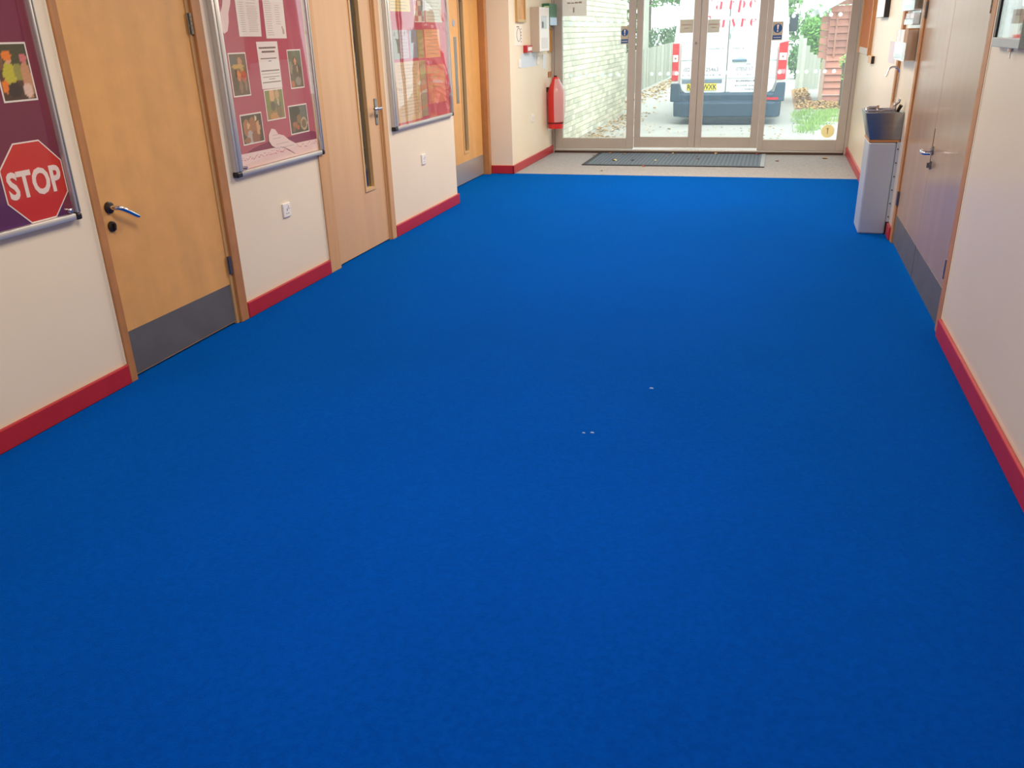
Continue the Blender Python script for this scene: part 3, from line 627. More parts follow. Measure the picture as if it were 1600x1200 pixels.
MB(LB).box(10.95, 11.32, 1.595, 1.85, 0, 0.10).build('case', mat('green_plastic', rgb(44, 110, 78), rough=0.4), o, bevel=0.008)
MB(LB).box(10.96, 11.31, 1.60, 1.69, 0.10, 0.103).build('label', mat('pale_blue_label', rgb(190, 214, 240), rough=0.5), o)
MB(FW(10.95)).box(-2.84, -2.775, 1.70, 1.82, 0.0, 0.002).build('cross_panel', mat('pale_green', rgb(190, 214, 170), rough=0.5), o)
frame_pic(LB, 11.20, 11.40, 1.28, 1.575, 0.02, 0.02, gold, mat('ochre_print', rgb(200, 142, 66)), 'framed_picture', 'narrow gilt framed picture below the first aid box', 'picture')
quad_sheet('paper_notice', [(9.95, 1.14), (10.63, 1.14), (10.63, 1.295), (9.95, 1.295)], mat('blue_reflection_paint', rgb(206, 218, 230), rough=0.4), 'pale blue sheet painting a sky reflection below the alarm panel', 'paper', d=0.0, t=0.002, f=LB)  # blue sheet stands in for daylight reflected in the satin wall
quad_sheet('paper_notice', [(10.93, 1.09), (11.09, 1.09), (11.12, 1.26), (10.96, 1.26)], mat('curled_white', rgb(226, 232, 240), rough=0.4), 'small white curled notice below the first aid box', 'paper', d=0.0, t=0.006, f=LB)
MB(LB).box(11.22, 11.36, 0.975, 1.045, 0, 0.012).build('wooden_plaque', M['pine'], label='small brown wooden plaque above the fire extinguisher', cat='plaque', bevel=0.002)

# covered fire extinguisher
o = thing('fire_extinguisher', 'fire extinguisher hanging in a red and clear plastic cover beside the glass doors', 'extinguisher', (-2.755, 11.16, 0.34))
redv = mat('red_vinyl', rgb(206, 44, 44), rough=0.35, var=0.08, vscale=9, bump=0.3, bscale=8)
def ring(cx, cy, z, rx, ry, n=18): return [(cx + rx * math.cos(2 * math.pi * k / n), cy + ry * math.sin(2 * math.pi * k / n), z) for k in range(n)]
b = MB(); b.loft([ring(-2.752, 11.16, z, r, r) for z, r in ((.345, .098), (.40, .102), (.55, .105), (.70, .108), (.80, .105), (.88, .075), (.95, .045), (.985, .03))])
b.build('red_cover', redv, o, smooth=True)
b = MB(); b.loft([ring(-2.752, 11.16, z, r, r) for z, r in ((.405, .104), (.425, .105))], cap=False); b.build('seam_band', mat('dark_red_seam', rgb(110, 20, 26)), o)
def cl(u, v):
    a = -math.pi * 0.48 + u * math.pi * 0.75; z = 0.43 + v * 0.53; r = 0.112 + 0.02 * math.sin(v * 3) if v < .75 else 0.125 - (v - .75) * 0.30
    return (-2.752 + r * math.cos(a), 11.16 + r * math.sin(a), z)
b = MB(); b.grid(cl, 10, 12); b.build('clear_front', clear('clear_vinyl', (0.95, 0.93, 0.93, 1), haze=0.12, dull=0.3, hazecol=(1, 0.92, 0.92, 1), rough=0.15, bump=0.6, bscale=12), o, smooth=True)
MB().box(-2.868, -2.83, 11.13, 11.19, 0.80, 0.86).build('wall_bracket', M['dark'], o)
MB().tube([(-2.752, 11.16, .96), (-2.752, 11.16, 1.0)], 0.02, 10).build('valve', M['dark'], o)
MB().tube([(-2.66, 11.10, 0.44), (-2.655, 11.095, 0.44)], 0.01, 10).build('stud', M['chrome'], o)

# ------------------------------------------------------------ signs and notices on the glass
GF = FW(YF - 0.0005); GS = FW(YF + 0.0695)
def mandatory(x0, x1, z0, z1, f, lab):
    o = thing('safety_sign', lab, 'sign', f((x0 + x1) / 2, z0, 0), 'blue safety signs on the glass')
    MB(f).box(x0, x1, z0, z1, 0, 0.001).build('sheet', mat('cream_sign', rgb(190, 180, 160), rough=0.5), o)
    cx, w = (x0 + x1) / 2, (x1 - x0); blue = mat('sign_blue', rgb(20, 84, 150), rough=0.5)
    zc = z0 + (z1 - z0) * 0.64
    MB(f).tube([(cx, zc, 0.001), (cx, zc, 0.0016)], w * 0.43, 24).build('disc', blue, o)
    b = MB(f); b.prism([(cx - w * .10, zc + w * .34), (cx + w * .10, zc + w * .34), (cx + w * .05, zc - w * .12), (cx - w * .05, zc - w * .12)], 0.0016, 0.0022)
    b.tube([(cx, zc - w * .25, 0.0016), (cx, zc - w * .25, 0.0022)], w * 0.075, 14); b.build('exclamation_mark', mat('sign_white', rgb(240, 225, 215)), o)
    MB(f).box(x0 + w * .06, x1 - w * .06, z0 + (z1 - z0) * .05, z0 + (z1 - z0) * .27, 0.001, 0.0016).build('caption_panel', blue, o)
    b = MB(f)
    for k in range(6): b.box(x0 + w * (.16 + k * .12), x0 + w * (.24 + k * .12), z0 + (z1 - z0) * .13, z0 + (z1 - z0) * .18, 0.0016, 0.002)
    b.build('caption', mat('sign_white', rgb(240, 225, 215)), o)
mandatory(-1.958, -1.835 - 0.023, 1.352, 1.565, GF, 'blue safety sign at the right edge of the left glass screen')
mandatory(-0.098, 0.022, 1.350, 1.560, GF, 'blue safety sign at the left edge of the right glass screen')
def notice(x0, x1, z0, z1, f, lab, c, lines_):
    o = thing('paper_notice', lab, 'paper', f((x0 + x1) / 2, z0, 0))
    MB(f).ngon([(x0, z0, 0.001), (x1, z0, 0.001), (x1, z1, 0.001), (x0, z1, 0.001)]).build('sheet', backlit('back_of_paper_%d' % c[0], rgb(*c), 0.62), o)
    b = MB(f)
    for a, e, z, h in lines_: b.box(a, e, z, z + h, 0.001, 0.0014)
    b.build('print_lines', mat('show_through_print', rgb(170, 152, 138), rough=0.7), o, kind='stuff')
notice(-1.222, -1.058, 1.463, 1.617, GS, 'beige paper notice taped to the left sliding door', (182, 164, 148), [(-1.20, -1.08, 1.55, .012), (-1.17, -1.11, 1.51, .012)])
notice(-0.879, -0.736, 1.458, 1.608, GS, 'beige paper notice taped to the right sliding door', (180, 166, 152), [(-0.865, -0.75, 1.545, .014), (-0.83, -0.775, 1.51, .013)])
notice(-2.720, -2.405, 1.705, 1.98, GF, 'large pale paper notice at the top of the left glass screen', (214, 198, 188), [(-2.66, -2.62, 1.85, .016), (-2.61, -2.57, 1.85, .012), (-2.56, -2.52, 1.85, .018), (-2.51, -2.47, 1.85, .022), (-2.585, -2.565, 1.745, .06)])
o = thing('glass_sticker', 'round yellow sticker low on the right glass screen', 'sticker', (0.667, YF, 0.20))
MB(GF).ngon([(0.667 + .079 * math.cos(k * math.pi / 14), 0.282 + .079 * math.sin(k * math.pi / 14), 0.001) for k in range(28)]).build('disc', backlit('yellow_sticker', rgb(232, 204, 146), 0.65), o)
MB(GF).box(0.657, 0.672, 0.25, 0.32, 0.001, 0.0014).box(0.648, 0.672, 0.308, 0.32, 0.001, 0.0014).build('mark', mat('sticker_mark', rgb(196, 164, 104)), o)

# ------------------------------------------------------------ wash basin with pedestal
o = thing('wash_basin', 'stainless steel wash basin with swan neck tap on a boxed pedestal', 'basin', (0.80, 7.08, 0))
Y0, Y1 = 6.903, 7.27
MB().box(0.703, 0.895, Y0, Y1, 0.0, 0.688).build('pedestal', M['steel2'], o, bevel=0.012)
b = MB(); b.box(0.895, XR, Y0 - 0.006, Y1, 0.10, 0.688); pf = b.build('wall_flange', M['steel2'], o)
for k in range(6): MB().tube([(0.906, Y0 - 0.006, 0.14 + k * 0.1), (0.906, Y0 - 0.010, 0.14 + k * 0.1)], 0.005, 8).build('rivet', M['dark'], pf)
MB().box(0.700, 0.912, Y0 - 0.002, Y1, 0.688, 0.704).build('shelf_band', M['pine'], o, label='brownish band between bowl and pedestal')
b = MB()
out0 = [(0.703, Y0), (0.915, Y0), (0.915, Y1 - 0.02), (0.703, Y1 - 0.02)]; out1 = [(0.655, Y0 - 0.008), (XR, Y0 - 0.008), (XR, Y1 + 0.02), (0.655, Y1 + 0.02)]
in1 = [(0.675, Y0 + 0.012), (0.905, Y0 + 0.012), (0.905, Y1), (0.675, Y1)]; in0 = [(0.72, Y0 + 0.03), (0.89, Y0 + 0.03), (0.89, Y1 - 0.05), (0.72, Y1 - 0.05)]
b.loft([[(x, y, 0.706) for x, y in out0], [(x, y, 0.893) for x, y in out1], [(x, y, 0.90) for x, y in out1], [(x, y, 0.90) for x, y in in1], [(x, y, 0.76) for x, y in in0]], cap=False)
b.ngon([(x, y, 0.706) for x, y in out0]); b.ngon([(x, y, 0.76) for x, y in in0])
b.build('bowl', M['steel'], o, bevel=0.004, smooth=True)
rim = [(0.668, Y0 + 0.06, 0.905), (0.660, Y0 + 0.10, 0.925), (0.668, Y0 + 0.14, 0.932), (0.72, Y0 + 0.15, 0.932)]
MB().tube([(0.735, Y0 + 0.06, 0.93), (0.68, Y0 + 0.06, 0.93), (0.662, Y0 + 0.055, 0.922), (0.658, Y0 + 0.045, 0.912), (0.668, Y0 + 0.03, 0.908), (0.76, Y0 + 0.025, 0.908), (0.78, Y0 + 0.03, 0.916), (0.85, Y0 + 0.03, 0.918)], 0.009, 10).build('push_bar', M['chrome'], o, smooth=True)
MB().tube([(0.735, Y0 + 0.06, 0.90), (0.735, Y0 + 0.06, 0.945)], 0.010, 10).build('bar_pin', M['chrome'], o)
tp = MB().tube([(0.853, Y0 + 0.10, 0.90), (0.853, Y0 + 0.10, 0.935), (0.853, Y0 + 0.10, 0.96)], [0.02, 0.02, 0.014], 14).build('tap_body', M['chrome'], o, smooth=True)
path = [(0.853, Y0 + 0.10, 0.95), (0.855, Y0 + 0.10, 1.12)] + [(0.812 + 0.043 * math.cos(a), Y0 + 0.10 - 0.01 * (1 - math.cos(a)), 1.165 + 0.043 * math.sin(a)) for a in [k * math.pi / 10 for k in range(0, 9)]] + [(0.770, Y0 + 0.078, 1.16), (0.762, Y0 + 0.075, 1.145)]
MB().tube(path, 0.0075, 10).build('swan_neck', M['chrome'], tp, smooth=True)
MB().tube([(0.853, Y0 + 0.09, 0.94), (0.875, Y0 + 0.06, 0.965), (0.880, Y0 + 0.05, 0.99)], [0.009, 0.009, 0.012], 10).build('tap_lever', M['chrome'], tp, smooth=True)
MB().tube([(0.875, Y0 + 0.07, 0.90), (0.893, Y0 + 0.055, 0.945)], [0.012, 0.014], 10).build('tap_lever', M['dark'], tp, smooth=True)

# ------------------------------------------------------------ right wall fittings
acr = clear('acrylic', (0.93, 0.95, 0.96, 1), haze=0.10)
def holder(y0, y1, z0, z1, d, label, packs):
    o = thing('leaflet_holder', label, 'leaflet holder', RW((y0 + y1) / 2, z0, 0), 'clear leaflet holders')
    MB(RW).box(y0, y1, z0, z1 + 0.03, 0.0, 0.004).build('back_plate', acr, o)
    MB(RW).box(y0, y1, z0, z0 + 0.006, 0.004, d).build('base_lip', M['plast'], o)
    MB(RW).box(y0, y0 + 0.003, z0, z1, 0.004, d).build('side_plate', acr, o)
    MB(RW).box(y1 - 0.003, y1, z0, z1, 0.004, d).build('side_plate', acr, o)
    MB(RW).box(y0, y1, z0, z0 + (z1 - z0) * 0.6, d, d + 0.003).build('front_plate', acr, o)
    for p in packs:
        a, e, h, c, lab = p
        q = thing('leaflet_stack', lab, 'leaflets', RW((a + e) / 2, z0 + 0.006, 0.02), 'stacked leaflets in the wall holders')
        MB(RW).box(a, e, z0 + 0.006, z0 + h, 0.006, d - 0.004).build('pages', mat('leaflet_%d_%d_%d' % c, rgb(*c), rough=0.5), q)
        MB(RW).box(a + 0.01, e - 0.01, z0 + 0.014, z0 + 0.04, d - 0.004, d - 0.003).build('print_band', mat('leaflet_band', rgb(120, 140, 140)), q)
    return o
holder(6.76, 7.38, 1.250, 1.455, 0.075, 'lower clear leaflet holder beside the double doors', [
    (6.79, 6.95, 0.215, (176, 132, 92), 'brown curled leaflet stack in the lower holder'), (6.97, 7.16, 0.205, (240, 246, 248), 'white leaflet stack in the middle of the lower holder'), (7.18, 7.36, 0.205, (236, 244, 248), 'white leaflet stack at the far end of the lower holder')])
holder(6.80, 7.45, 1.582, 1.76, 0.052, 'upper clear leaflet holder beside the double doors', [
    (6.82, 7.0, 0.18, (110, 92, 68), 'dark brown leaflet stack in the upper holder'), (7.02, 7.22, 0.17, (240, 246, 248), 'white leaflet stack in the middle of the upper holder'), (7.24, 7.43, 0.17, (238, 240, 248), 'white leaflet stack at the far end of the upper holder')])
holder(6.80, 7.25, 1.488, 1.548, 0.048, 'shallow clear leaflet holder between the other two holders', [
    (6.82, 7.02, 0.075, (226, 236, 240), 'white leaflet stack at the near end of the shallow holder'), (7.04, 7.23, 0.075, (214, 224, 232), 'grey white leaflet stack at the far end of the shallow holder')])
o = thing('display_screen', 'slim wall screen with white front and black side beyond the leaflet holders', 'screen', RW(9.1, 1.553, 0))
MB(RW).box(8.77, 9.42, 1.553, 1.95, 0.004, 0.044).build('casing', M['black'], o, bevel=0.004)
MB(RW).box(8.785, 9.405, 1.557, 1.94, 0.044, 0.047).build('front_sheet', M['plast'], o)
o = thing('cork_board', 'orange brown cork board in a pine frame near the glass doors', 'noticeboard', RW(10.6, 1.2, 0))
cork = mat('cork', rgb(186, 108, 56), rough=0.9, var=0.1, vscale=20)
MB(RW).box(10.05, 11.22, 1.262, 2.0, 0, 0.014).build('cork_panel', cork, o)
MB(RW).box(9.99, 10.05, 1.195, 2.0, 0, 0.035).build('frame_stile', M['pine'], o, bevel=0.003)
MB(RW).box(11.22, 11.27, 1.195, 2.0, 0, 0.035).build('frame_stile', M['pine2'], o, bevel=0.003)
MB(RW).box(10.05, 11.22, 1.195, 1.262, 0, 0.02).build('frame_rail', mat('pale_rail', rgb(206, 196, 190), rough=0.5), o, bevel=0.003)
o = thing('key_block', 'small wooden block with dark side below the cork board', 'box', RW(9.7, 1.13, 0))
MB(RW).box(9.56, 9.90, 1.132, 1.205, 0, 0.03).build('body', M['pine2'], o, bevel=0.003)
MB(RW).box(9.545, 9.56, 1.134, 1.203, 0, 0.03).build('dark_side', M['dark'], o)
quad_sheet('paper_notice', [(7.95, 1.19), (8.38, 1.19), (8.38, 1.36), (7.95, 1.36)], mat('pale_lilac_paper', rgb(206, 200, 210), rough=0.5), 'pale lilac notice on the right wall above the basin', 'paper', d=0.0, t=0.0015, f=RW)
# glazed cabinet nearest on the right
o = thing('display_cabinet', 'glazed black framed display cabinet with key, nearest on the right wall', 'noticeboard', RW(4.08, 1.39, 0))
MB(RW).box(3.72, 4.34, 1.40, 2.0, 0, 0.006).build('backboard', mat('pale_back', rgb(214, 222, 222), rough=0.6), o)
MB(RW).box(4.305, 4.345, 1.432, 2.0, 0, 0.034).build('frame_stile', M['black'], o, bevel=0.002)
MB(RW).box(3.70, 3.87, 1.395, 2.0, 0, 0.036).build('frame_stile', M['black'], o, bevel=0.002)
MB(RW).box(3.87, 4.345, 1.395, 1.432, 0, 0.034).build('frame_rail', mat('grey_rail', rgb(176, 184, 188), rough=0.4, metal=0.3), o, bevel=0.002)
MB(RW).box(3.87, 4.305, 1.432, 2.0, 0.026, 0.029).build('glass_pane', M['perspex'], o)
b = MB(RW); b.tube([(4.05, 1.392, 0.02), (4.05, 1.380, 0.02)], 0.010, 12); b.box(4.045, 4.055, 1.355, 1.382, 0.017, 0.022); b.build('key', M['chrome'], o)
def csheet(lab, s0, s1, z0, z1, c, d=0.0065):  # coloured sheets paint the door end reflected in the cabinet glass
    return quad_sheet('poster', [(s0, z0), (s1, z0), (s1, z1), (s0, z1)], mat('paper_%d_%d_%d' % c, rgb(*c), rough=0.5), lab, 'poster', d=d, f=RW)
csheet('pale blue painted reflection sheet in the glazed display cabinet', 4.13, 4.295, 1.436, 1.98, (206, 228, 240))
csheet('brown painted reflection sheet in the middle of the glazed display cabinet', 3.975, 4.075, 1.436, 1.98, (150, 116, 92))
csheet('pale yellow painted reflection sheet at the near side of the glazed display cabinet', 3.88, 3.955, 1.436, 1.98, (222, 216, 170))
bt = thing('reflection_cutout', 'pale green bottle shaped painted reflection with dark neck in the display cabinet', 'cutout', RW(4.07, 1.436, 0.008))  # bottle shape painted in as part of the cabinet reflection
MB(RW).prism([(4.125, 1.436), (4.045, 1.436), (4.045, 1.50), (4.055, 1.515), (4.115, 1.515), (4.125, 1.50)], 0.0085, 0.0105).build('body', mat('pale_green_card', rgb(190, 210, 190), rough=0.6), bt)
MB(RW).prism([(4.12, 1.515), (4.05, 1.515), (4.06, 1.57), (4.11, 1.57)], 0.0085, 0.0105).build('neck', mat('grey_card', rgb(116, 122, 116), rough=0.6), bt)
MB(RW).prism([(4.115, 1.57), (4.06, 1.57), (4.06, 1.66), (4.115, 1.66)], 0.0085, 0.0105).build('label', mat('brown_card', rgb(150, 122, 108), rough=0.6), bt)

# ------------------------------------------------------------ outside: ground
ground = mat('pale_concrete', rgb(176, 172, 164), rough=0.9, var=0.08, vscale=3, bump=0.3, bscale=30)
struct('ground', MB().box(-9, 9, 11.62, 70, -0.25, -0.012), ground, 'pale concrete drive outside the glass doors', 'drive')
litter = mat('leaf_litter', rgb(200, 164, 110), rough=0.8, island=0.45)
b = MB()
def scatter(n, fn, s=0.06):
    for _ in range(n):
        x, y = fn(); leaf_mesh(b, x, y, -0.012 + random.uniform(0, .02), random.uniform(.6, 1.3) * s, random.uniform(0, 6.3), random.uniform(.1, .3))
scatter(420, lambda: (-2.83 + abs(random.gauss(0, .24)), random.uniform(11.7, 17.4)))
scatter(160, lambda: (random.gauss(-2.45, .25), random.gauss(12.1, .25)))
scatter(160, lambda: (random.uniform(-2.6, .25), random.uniform(11.7, 15)), .045)
for v in b.bm.verts: v.co.x = max(v.co.x, -2.885)
b.build('fallen_leaves', litter, label='drift of dry leaves along the foot of the pale brick wall', cat='leaves', kind='stuff')
b = MB(); scatter(500, lambda: (-3.4 + abs(random.gauss(0, .35)), random.uniform(18, 32)), .09)
for v in b.bm.verts: v.co.x = max(v.co.x, -3.59)
b.build('fallen_leaves', litter, label='drift of golden leaves along the foot of the board fence', cat='leaves', kind='stuff')
# raised bed with leaves and grass on the right
b = MB()
def bankz(x, y): return -0.012 + 0.045 * min(1, max(0, (y - 18.05) / 1.3)) * min(1, max(0, (x - .38) / .35))
b.grid(lambda u, v: (.38 + 2.2 * u, 18.05 + 1.37 * v, bankz(.38 + 2.2 * u, 18.05 + 1.37 * v)), 14, 8)
b.grid(lambda u, v: (.38 + .38 * u, 19.42 + 4.5 * v, bankz(.38 + .38 * u, 19.42 + 4.5 * v)), 6, 10)
b.build('soil_bank', mat('leafy_soil', rgb(170, 130, 90), rough=0.95, var=0.3, vscale=12), label='brown soil bank beside the red shed', cat='soil', kind='stuff')
b = MB(); scatter(650, lambda: (random.uniform(.42, 2.0), random.uniform(18.1, 19.3)), .08); scatter(650, lambda: (random.uniform(.45, .72), random.uniform(19.3, 23.5)), .09)
for v in b.bm.verts: v.co.z += 0.014 + bankz(v.co.x, v.co.y)
b.build('fallen_leaves', litter, label='dry brown leaves heaped on the bank by the shed', cat='leaves', kind='stuff')
gp = [(.40, 17.6), (1.8, 17.95), (1.8, 15.7), (1.1, 15.7), (.78, 15.2), (.62, 14.1), (.36, 13.8)]
def inpoly(x, y, P):
    c = False; j = len(P) - 1
    for i in range(len(P)):
        if (P[i][1] > y) != (P[j][1] > y) and x < (P[j][0] - P[i][0]) * (y - P[i][1]) / (P[j][1] - P[i][1]) + P[i][0]: c = not c
        j = i
    return c
b = MB(); n = 0
while n < 4200:
    x, y = random.uniform(.3, 1.85), random.uniform(13.7, 18.05)
    if not inpoly(x + random.gauss(0, .07), y + random.gauss(0, .2), gp) or y > 18.0 or math.sin(x * 9 + y * 3) * math.sin(y * 5 - x * 4) > 0.45: continue
    n += 1; h = random.uniform(.03, .09); a = random.uniform(0, 3.14); w = 0.006; dx, dy = math.cos(a) * w, math.sin(a) * w
    z = -0.012
    lx, ly = random.gauss(0, .025), random.gauss(0, .025)
    b.ngon([(x - dx, y - dy, z), (x + dx, y + dy, z), (x + lx, y + ly, z + h)])
b.build('grass', mat('grass_blade', rgb(150, 184, 96), rough=0.7, island=0.35), label='patch of green grass right of the drive', cat='grass', kind='stuff')
# ------------------------------------------------------------ outside: brick wall
bw = struct('wall_outside', MB().box(-3.12, -2.906, 11.62, 17.65, -0.012, 3.2), mat('pale_mortar', rgb(206, 204, 188), rough=0.9), 'pale brick wall running away outside the left glass screen', 'wall')
brk = mat('pale_brick', rgb(226, 222, 200), rough=0.85, rand=0.22, bump=0.3, bscale=40)
brk2 = mat('pale_brick_joined', rgb(226, 222, 200), rough=0.85, island=0.22, bump=0.3, bscale=40)
first = None; cnt = 0; rest = MB()
order = []
for r in range(42):
    z = -0.008 + r * 0.076
    for c in range(27):
        y = 11.64 + c * 0.226 + (0.113 if r % 2 else 0)
        if y + 0.216 > 17.64: continue
        order.append((y + (0 if r < 26 else 50), y, z))
order.sort()
for _, y, z in order:
    px = random.uniform(-.002, .003)
    if cnt < 300:
        if first is None:
            first = MB().box(-2.93, -2.893, y, y + 0.214, z, z + 0.065).build('brick', brk, bw, bevel=0.003, seg=1)
            fw = Vector(WORLD[first.as_pointer()]); fo = (y, z)
        else: dup(first, fw + Vector((px, y - fo[0], z - fo[1])), bw)
        cnt += 1
    else: rest.box(-2.93, -2.893 + px, y, y + 0.214, z, z + 0.065)
rest.build('brickwork', brk2, bw, kind='stuff')
# fence along the left of the drive
t = thing('wooden_fence', 'weathered grey vertical board fence left of the van', 'fence', (-3.6, 25, 0))
fm = mat('weathered_board', rgb(166, 168, 152), rough=0.9, rand=0.28, var=0.12, vscale=3, stretch=(8, 8, .6))
fb = None
for k in range(96):
    y = 17.75 + k * 0.162; h = 1.0 + 0.11 * (y - 22) / 10 + random.uniform(-.012, .012)
    if fb is None:
        fb = MB().box(-3.62, -3.60, y, y + 0.144, -0.012, 1.0).build('board', fm, t); f0 = Vector(WORLD[fb.as_pointer()]); y00 = y
    else:
        c = dup(fb, f0 + Vector((random.uniform(-.006, .006), y - y00, 0)), t); c.scale = (1, 1, h / 1.0); c.location.z += (h - 1) * 0.5
for z in (0.25, 0.8): MB().box(-3.67, -3.625, 17.75, 33.3, z, z + 0.08).build('rail', fm, t)
# trees and shrubs
def foliage(name, label, blobs, col, n, s, trunk=None, cat='tree', gap=None, group=None):
    o = thing(name, label, cat, (blobs[0][0], blobs[0][1], -0.012), group)
    b = MB(); tot = sum(q[3] * q[4] * q[5] for q in blobs)
    for x, y, z, rx, ry, rz in blobs:
        for _ in range(int(n * rx * ry * rz / tot)):
            while True:
                p = [random.uniform(-1, 1) for _ in range(3)]; q = sum(k * k for k in p)
                if 0.15 < q < 1: break
            P = Vector((x + p[0] * rx, y + p[1] * ry, z + p[2] * rz))
            if gap and gap(P): continue
            u = Vector([random.gauss(0, 1) for _ in range(3)]).normalized(); w = u.orthogonal().normalized(); k = s * random.uniform(.6, 1.3)
            b.ngon([P - u * k, P + w * k * .45, P + u * k, P - w * k * .45])
    b.build('foliage', mat(label.split()[0] + '_leaf_' + name, col, rough=0.6, island=0.4), o, kind='stuff')
    tb = MB()
    for p in (trunk or [[(blobs[0][0], blobs[0][1], -0.012), (blobs[0][0], blobs[0][1], blobs[0][2])]]): tb.tube(p, [0.10, 0.05], 8)
    tb.build('trunk', mat('bark', rgb(96, 80, 64), rough=0.9), o)
def far(k, blobs): return [(x * k, y * k, 1.5 + (z - 1.5) * k, a * k, c, d * k) for x, y, z, a, c, d in blobs]
skygap = lambda P: (-4.9 < P.x * 33 / P.y < -3.75 and 1.58 < 1.5 + (P.z - 1.5) * 33 / P.y < 2.32)
foliage('tree', 'green leafy tree rising behind the board fence', far(1.3, [(-4.6, 33, 3.3, 1.2, 1.0, 1.15), (-3.5, 34, 3.3, 1.2, 1.0, 1.1), (-2.6, 35, 3.0, 1.3, 1.0, 1.6), (-5.6, 34, 2.6, .6, .8, 1.5)]), rgb(108, 150, 84), 5200, .13, gap=skygap)
foliage('shrub', 'dark green shrub along the top of the board fence', far(1.13, [(-4.9, 31, 1.2, .7, .8, .5), (-4.1, 32, 1.15, .8, .8, .45), (-3.3, 34.2, 1.2, 1.0, .8, .6), (-2.4, 35, 1.2, .9, .8, .8)]), rgb(76, 104, 64), 3600, .09, cat='shrub', gap=skygap)
MB().tube([(-4.3, 29.5, -0.012), (-4.32, 29.5, 1.5), (-4.35, 29.5, 5)], [0.21, 0.19, 0.17], 14).build('bare_tree', mat('pale_bark', rgb(176, 178, 164), rough=0.9, var=0.1, vscale=3), label='pale smooth tree trunk behind the near end of the fence', cat='tree', smooth=True)
foliage('tree', 'pale green tree showing right of the van roof', [(.15, 40, 3.2, .75, .8, 1.4), (-.4, 42, 3.6, .8, .8, 1.6)], rgb(140, 180, 110), 2200, .13)
foliage('shrub', 'bright green bush between fence panel and shed', [(1.05, 27, 1.05, .33, .4, .75), (.85, 27.3, 1.3, .3, .3, .4)], rgb(110, 160, 70), 1500, .07, cat='shrub')
foliage('shrub', 'low dark green bush at the bend of the drive', [(.62, 29, .55, .35, .5, .5)], rgb(84, 130, 70), 700, .07, cat='shrub')
foliage('hedge', 'distant hedge closing the far end of the drive', [(-3, 62, 1.2, 3, .8, 1.4), (3.5, 62, 1.2, 3.4, .8, 1.6)], rgb(110, 150, 90), 2600, .2, cat='hedge')
# leaning fence panel
t = thing('fence_panel', 'leaning pale grey board panel between drive and shed', 'fence', (.72, 24, 0.2))
for k in range(6):
    x = 0.47 + k * 0.095; h = (1.29, 1.22, 1.04, 0.88, 0.82, 0.79)[k]
    MB().box(x, x + 0.0935, 24 + k * .01, 24.03 + k * .01, 0.0, h).build('board', mat('pale_board', rgb(186, 192, 178), rough=0.9, rand=0.14), t)
MB().box(0.47, 1.03, 24.06, 24.10, 0.45, 0.53).build('rail', fm, t)
MB().box(0.86, 0.935, 19.42, 19.47, 0.025, 0.85).build('timber_post', mat('pale_post', rgb(190, 166, 148), rough=0.9), label='pale timber post standing before the red shed', cat='post', bevel=0.005)
# shed
t = thing('garden_shed', 'red brown boarded garden shed with pale sloping roof', 'shed', (1.7, 19.8, 0))
sm = mat('red_cedar_board', rgb(204, 138, 120), rough=0.8, rand=0.2, var=0.08, vscale=3, stretch=(.6, 8, 8))
for k in range(15):
    z = 0.03 + k * 0.132
    MB().hexa([(0.945, 19.462, z), (2.5, 19.462, z), (2.5, 19.52, z), (0.945, 19.52, z), (0.945, 19.506, z + .117), (2.5, 19.506, z + .117), (2.5, 19.52, z + .117), (0.945, 19.52, z + .117)]).build('board', sm, t)
for k in range(6):
    z = 0.88 + k * 0.135
    MB().hexa([(0.78, 19.56, z), (0.94, 19.56, z), (0.94, 19.60, z), (0.78, 19.60, z), (0.78, 19.585, z + .12), (0.94, 19.585, z + .12), (0.94, 19.60, z + .12), (0.78, 19.60, z + .12)]).build('board', sm, t)
for x in (1.06, 1.30): MB().box(x, x + 0.035, 19.455, 19.48, 0.9 if x < 1.1 else 0.1, 1.72).build('batten', mat('pale_cedar', rgb(196, 134, 112), rough=0.8), t)
MB().box(0.96, 2.5, 19.60, 21.4, 0.16, 1.75).build('side_walls', sm, t)
for k in range(3): MB().hexa([(1.0 + k * .2, 19.49, 1.98 - .3 + k * .1), (2.5, 19.49, 1.98 - .3 + k * .1), (2.5, 19.53, 1.98 - .3 + k * .1), (1.0 + k * .2, 19.53, 1.98 - .3 + k * .1), (1.2 + k * .2, 19.50, 1.78 + k * .1), (2.5, 19.50, 1.78 + k * .1), (2.5, 19.53, 1.78 + k * .1), (1.2 + k * .2, 19.53, 1.78 + k * .1)]).build('gable_board', sm, t)
MB().hexa([(0.70, 18.7, 1.71), (1.9, 18.7, 2.32), (1.9, 21.6, 2.32), (0.70, 21.6, 1.71), (0.66, 18.7, 1.80), (1.9, 18.7, 2.46), (1.9, 21.6, 2.46), (0.66, 21.6, 1.80)]).build('roof', mat('pale_felt_roof', rgb(196, 206, 200), rough=0.8), t)
# climbing plant by the shed
foliage('climbing_plant', 'young pale green plant growing up the shed front', [(1.30, 18.2, .55, .12, .12, .16), (1.22, 18.25, .85, .09, .1, .12), (1.38, 18.15, .28, .10, .1, .18), (1.45, 18.2, .75, .08, .1, .2)], rgb(140, 190, 90), 420, .035, cat='plant',
        trunk=[[(1.3, 18.2, 0.05), (1.24, 18.22, .85)], [(1.36, 18.18, 0.05), (1.45, 18.2, .75)]])

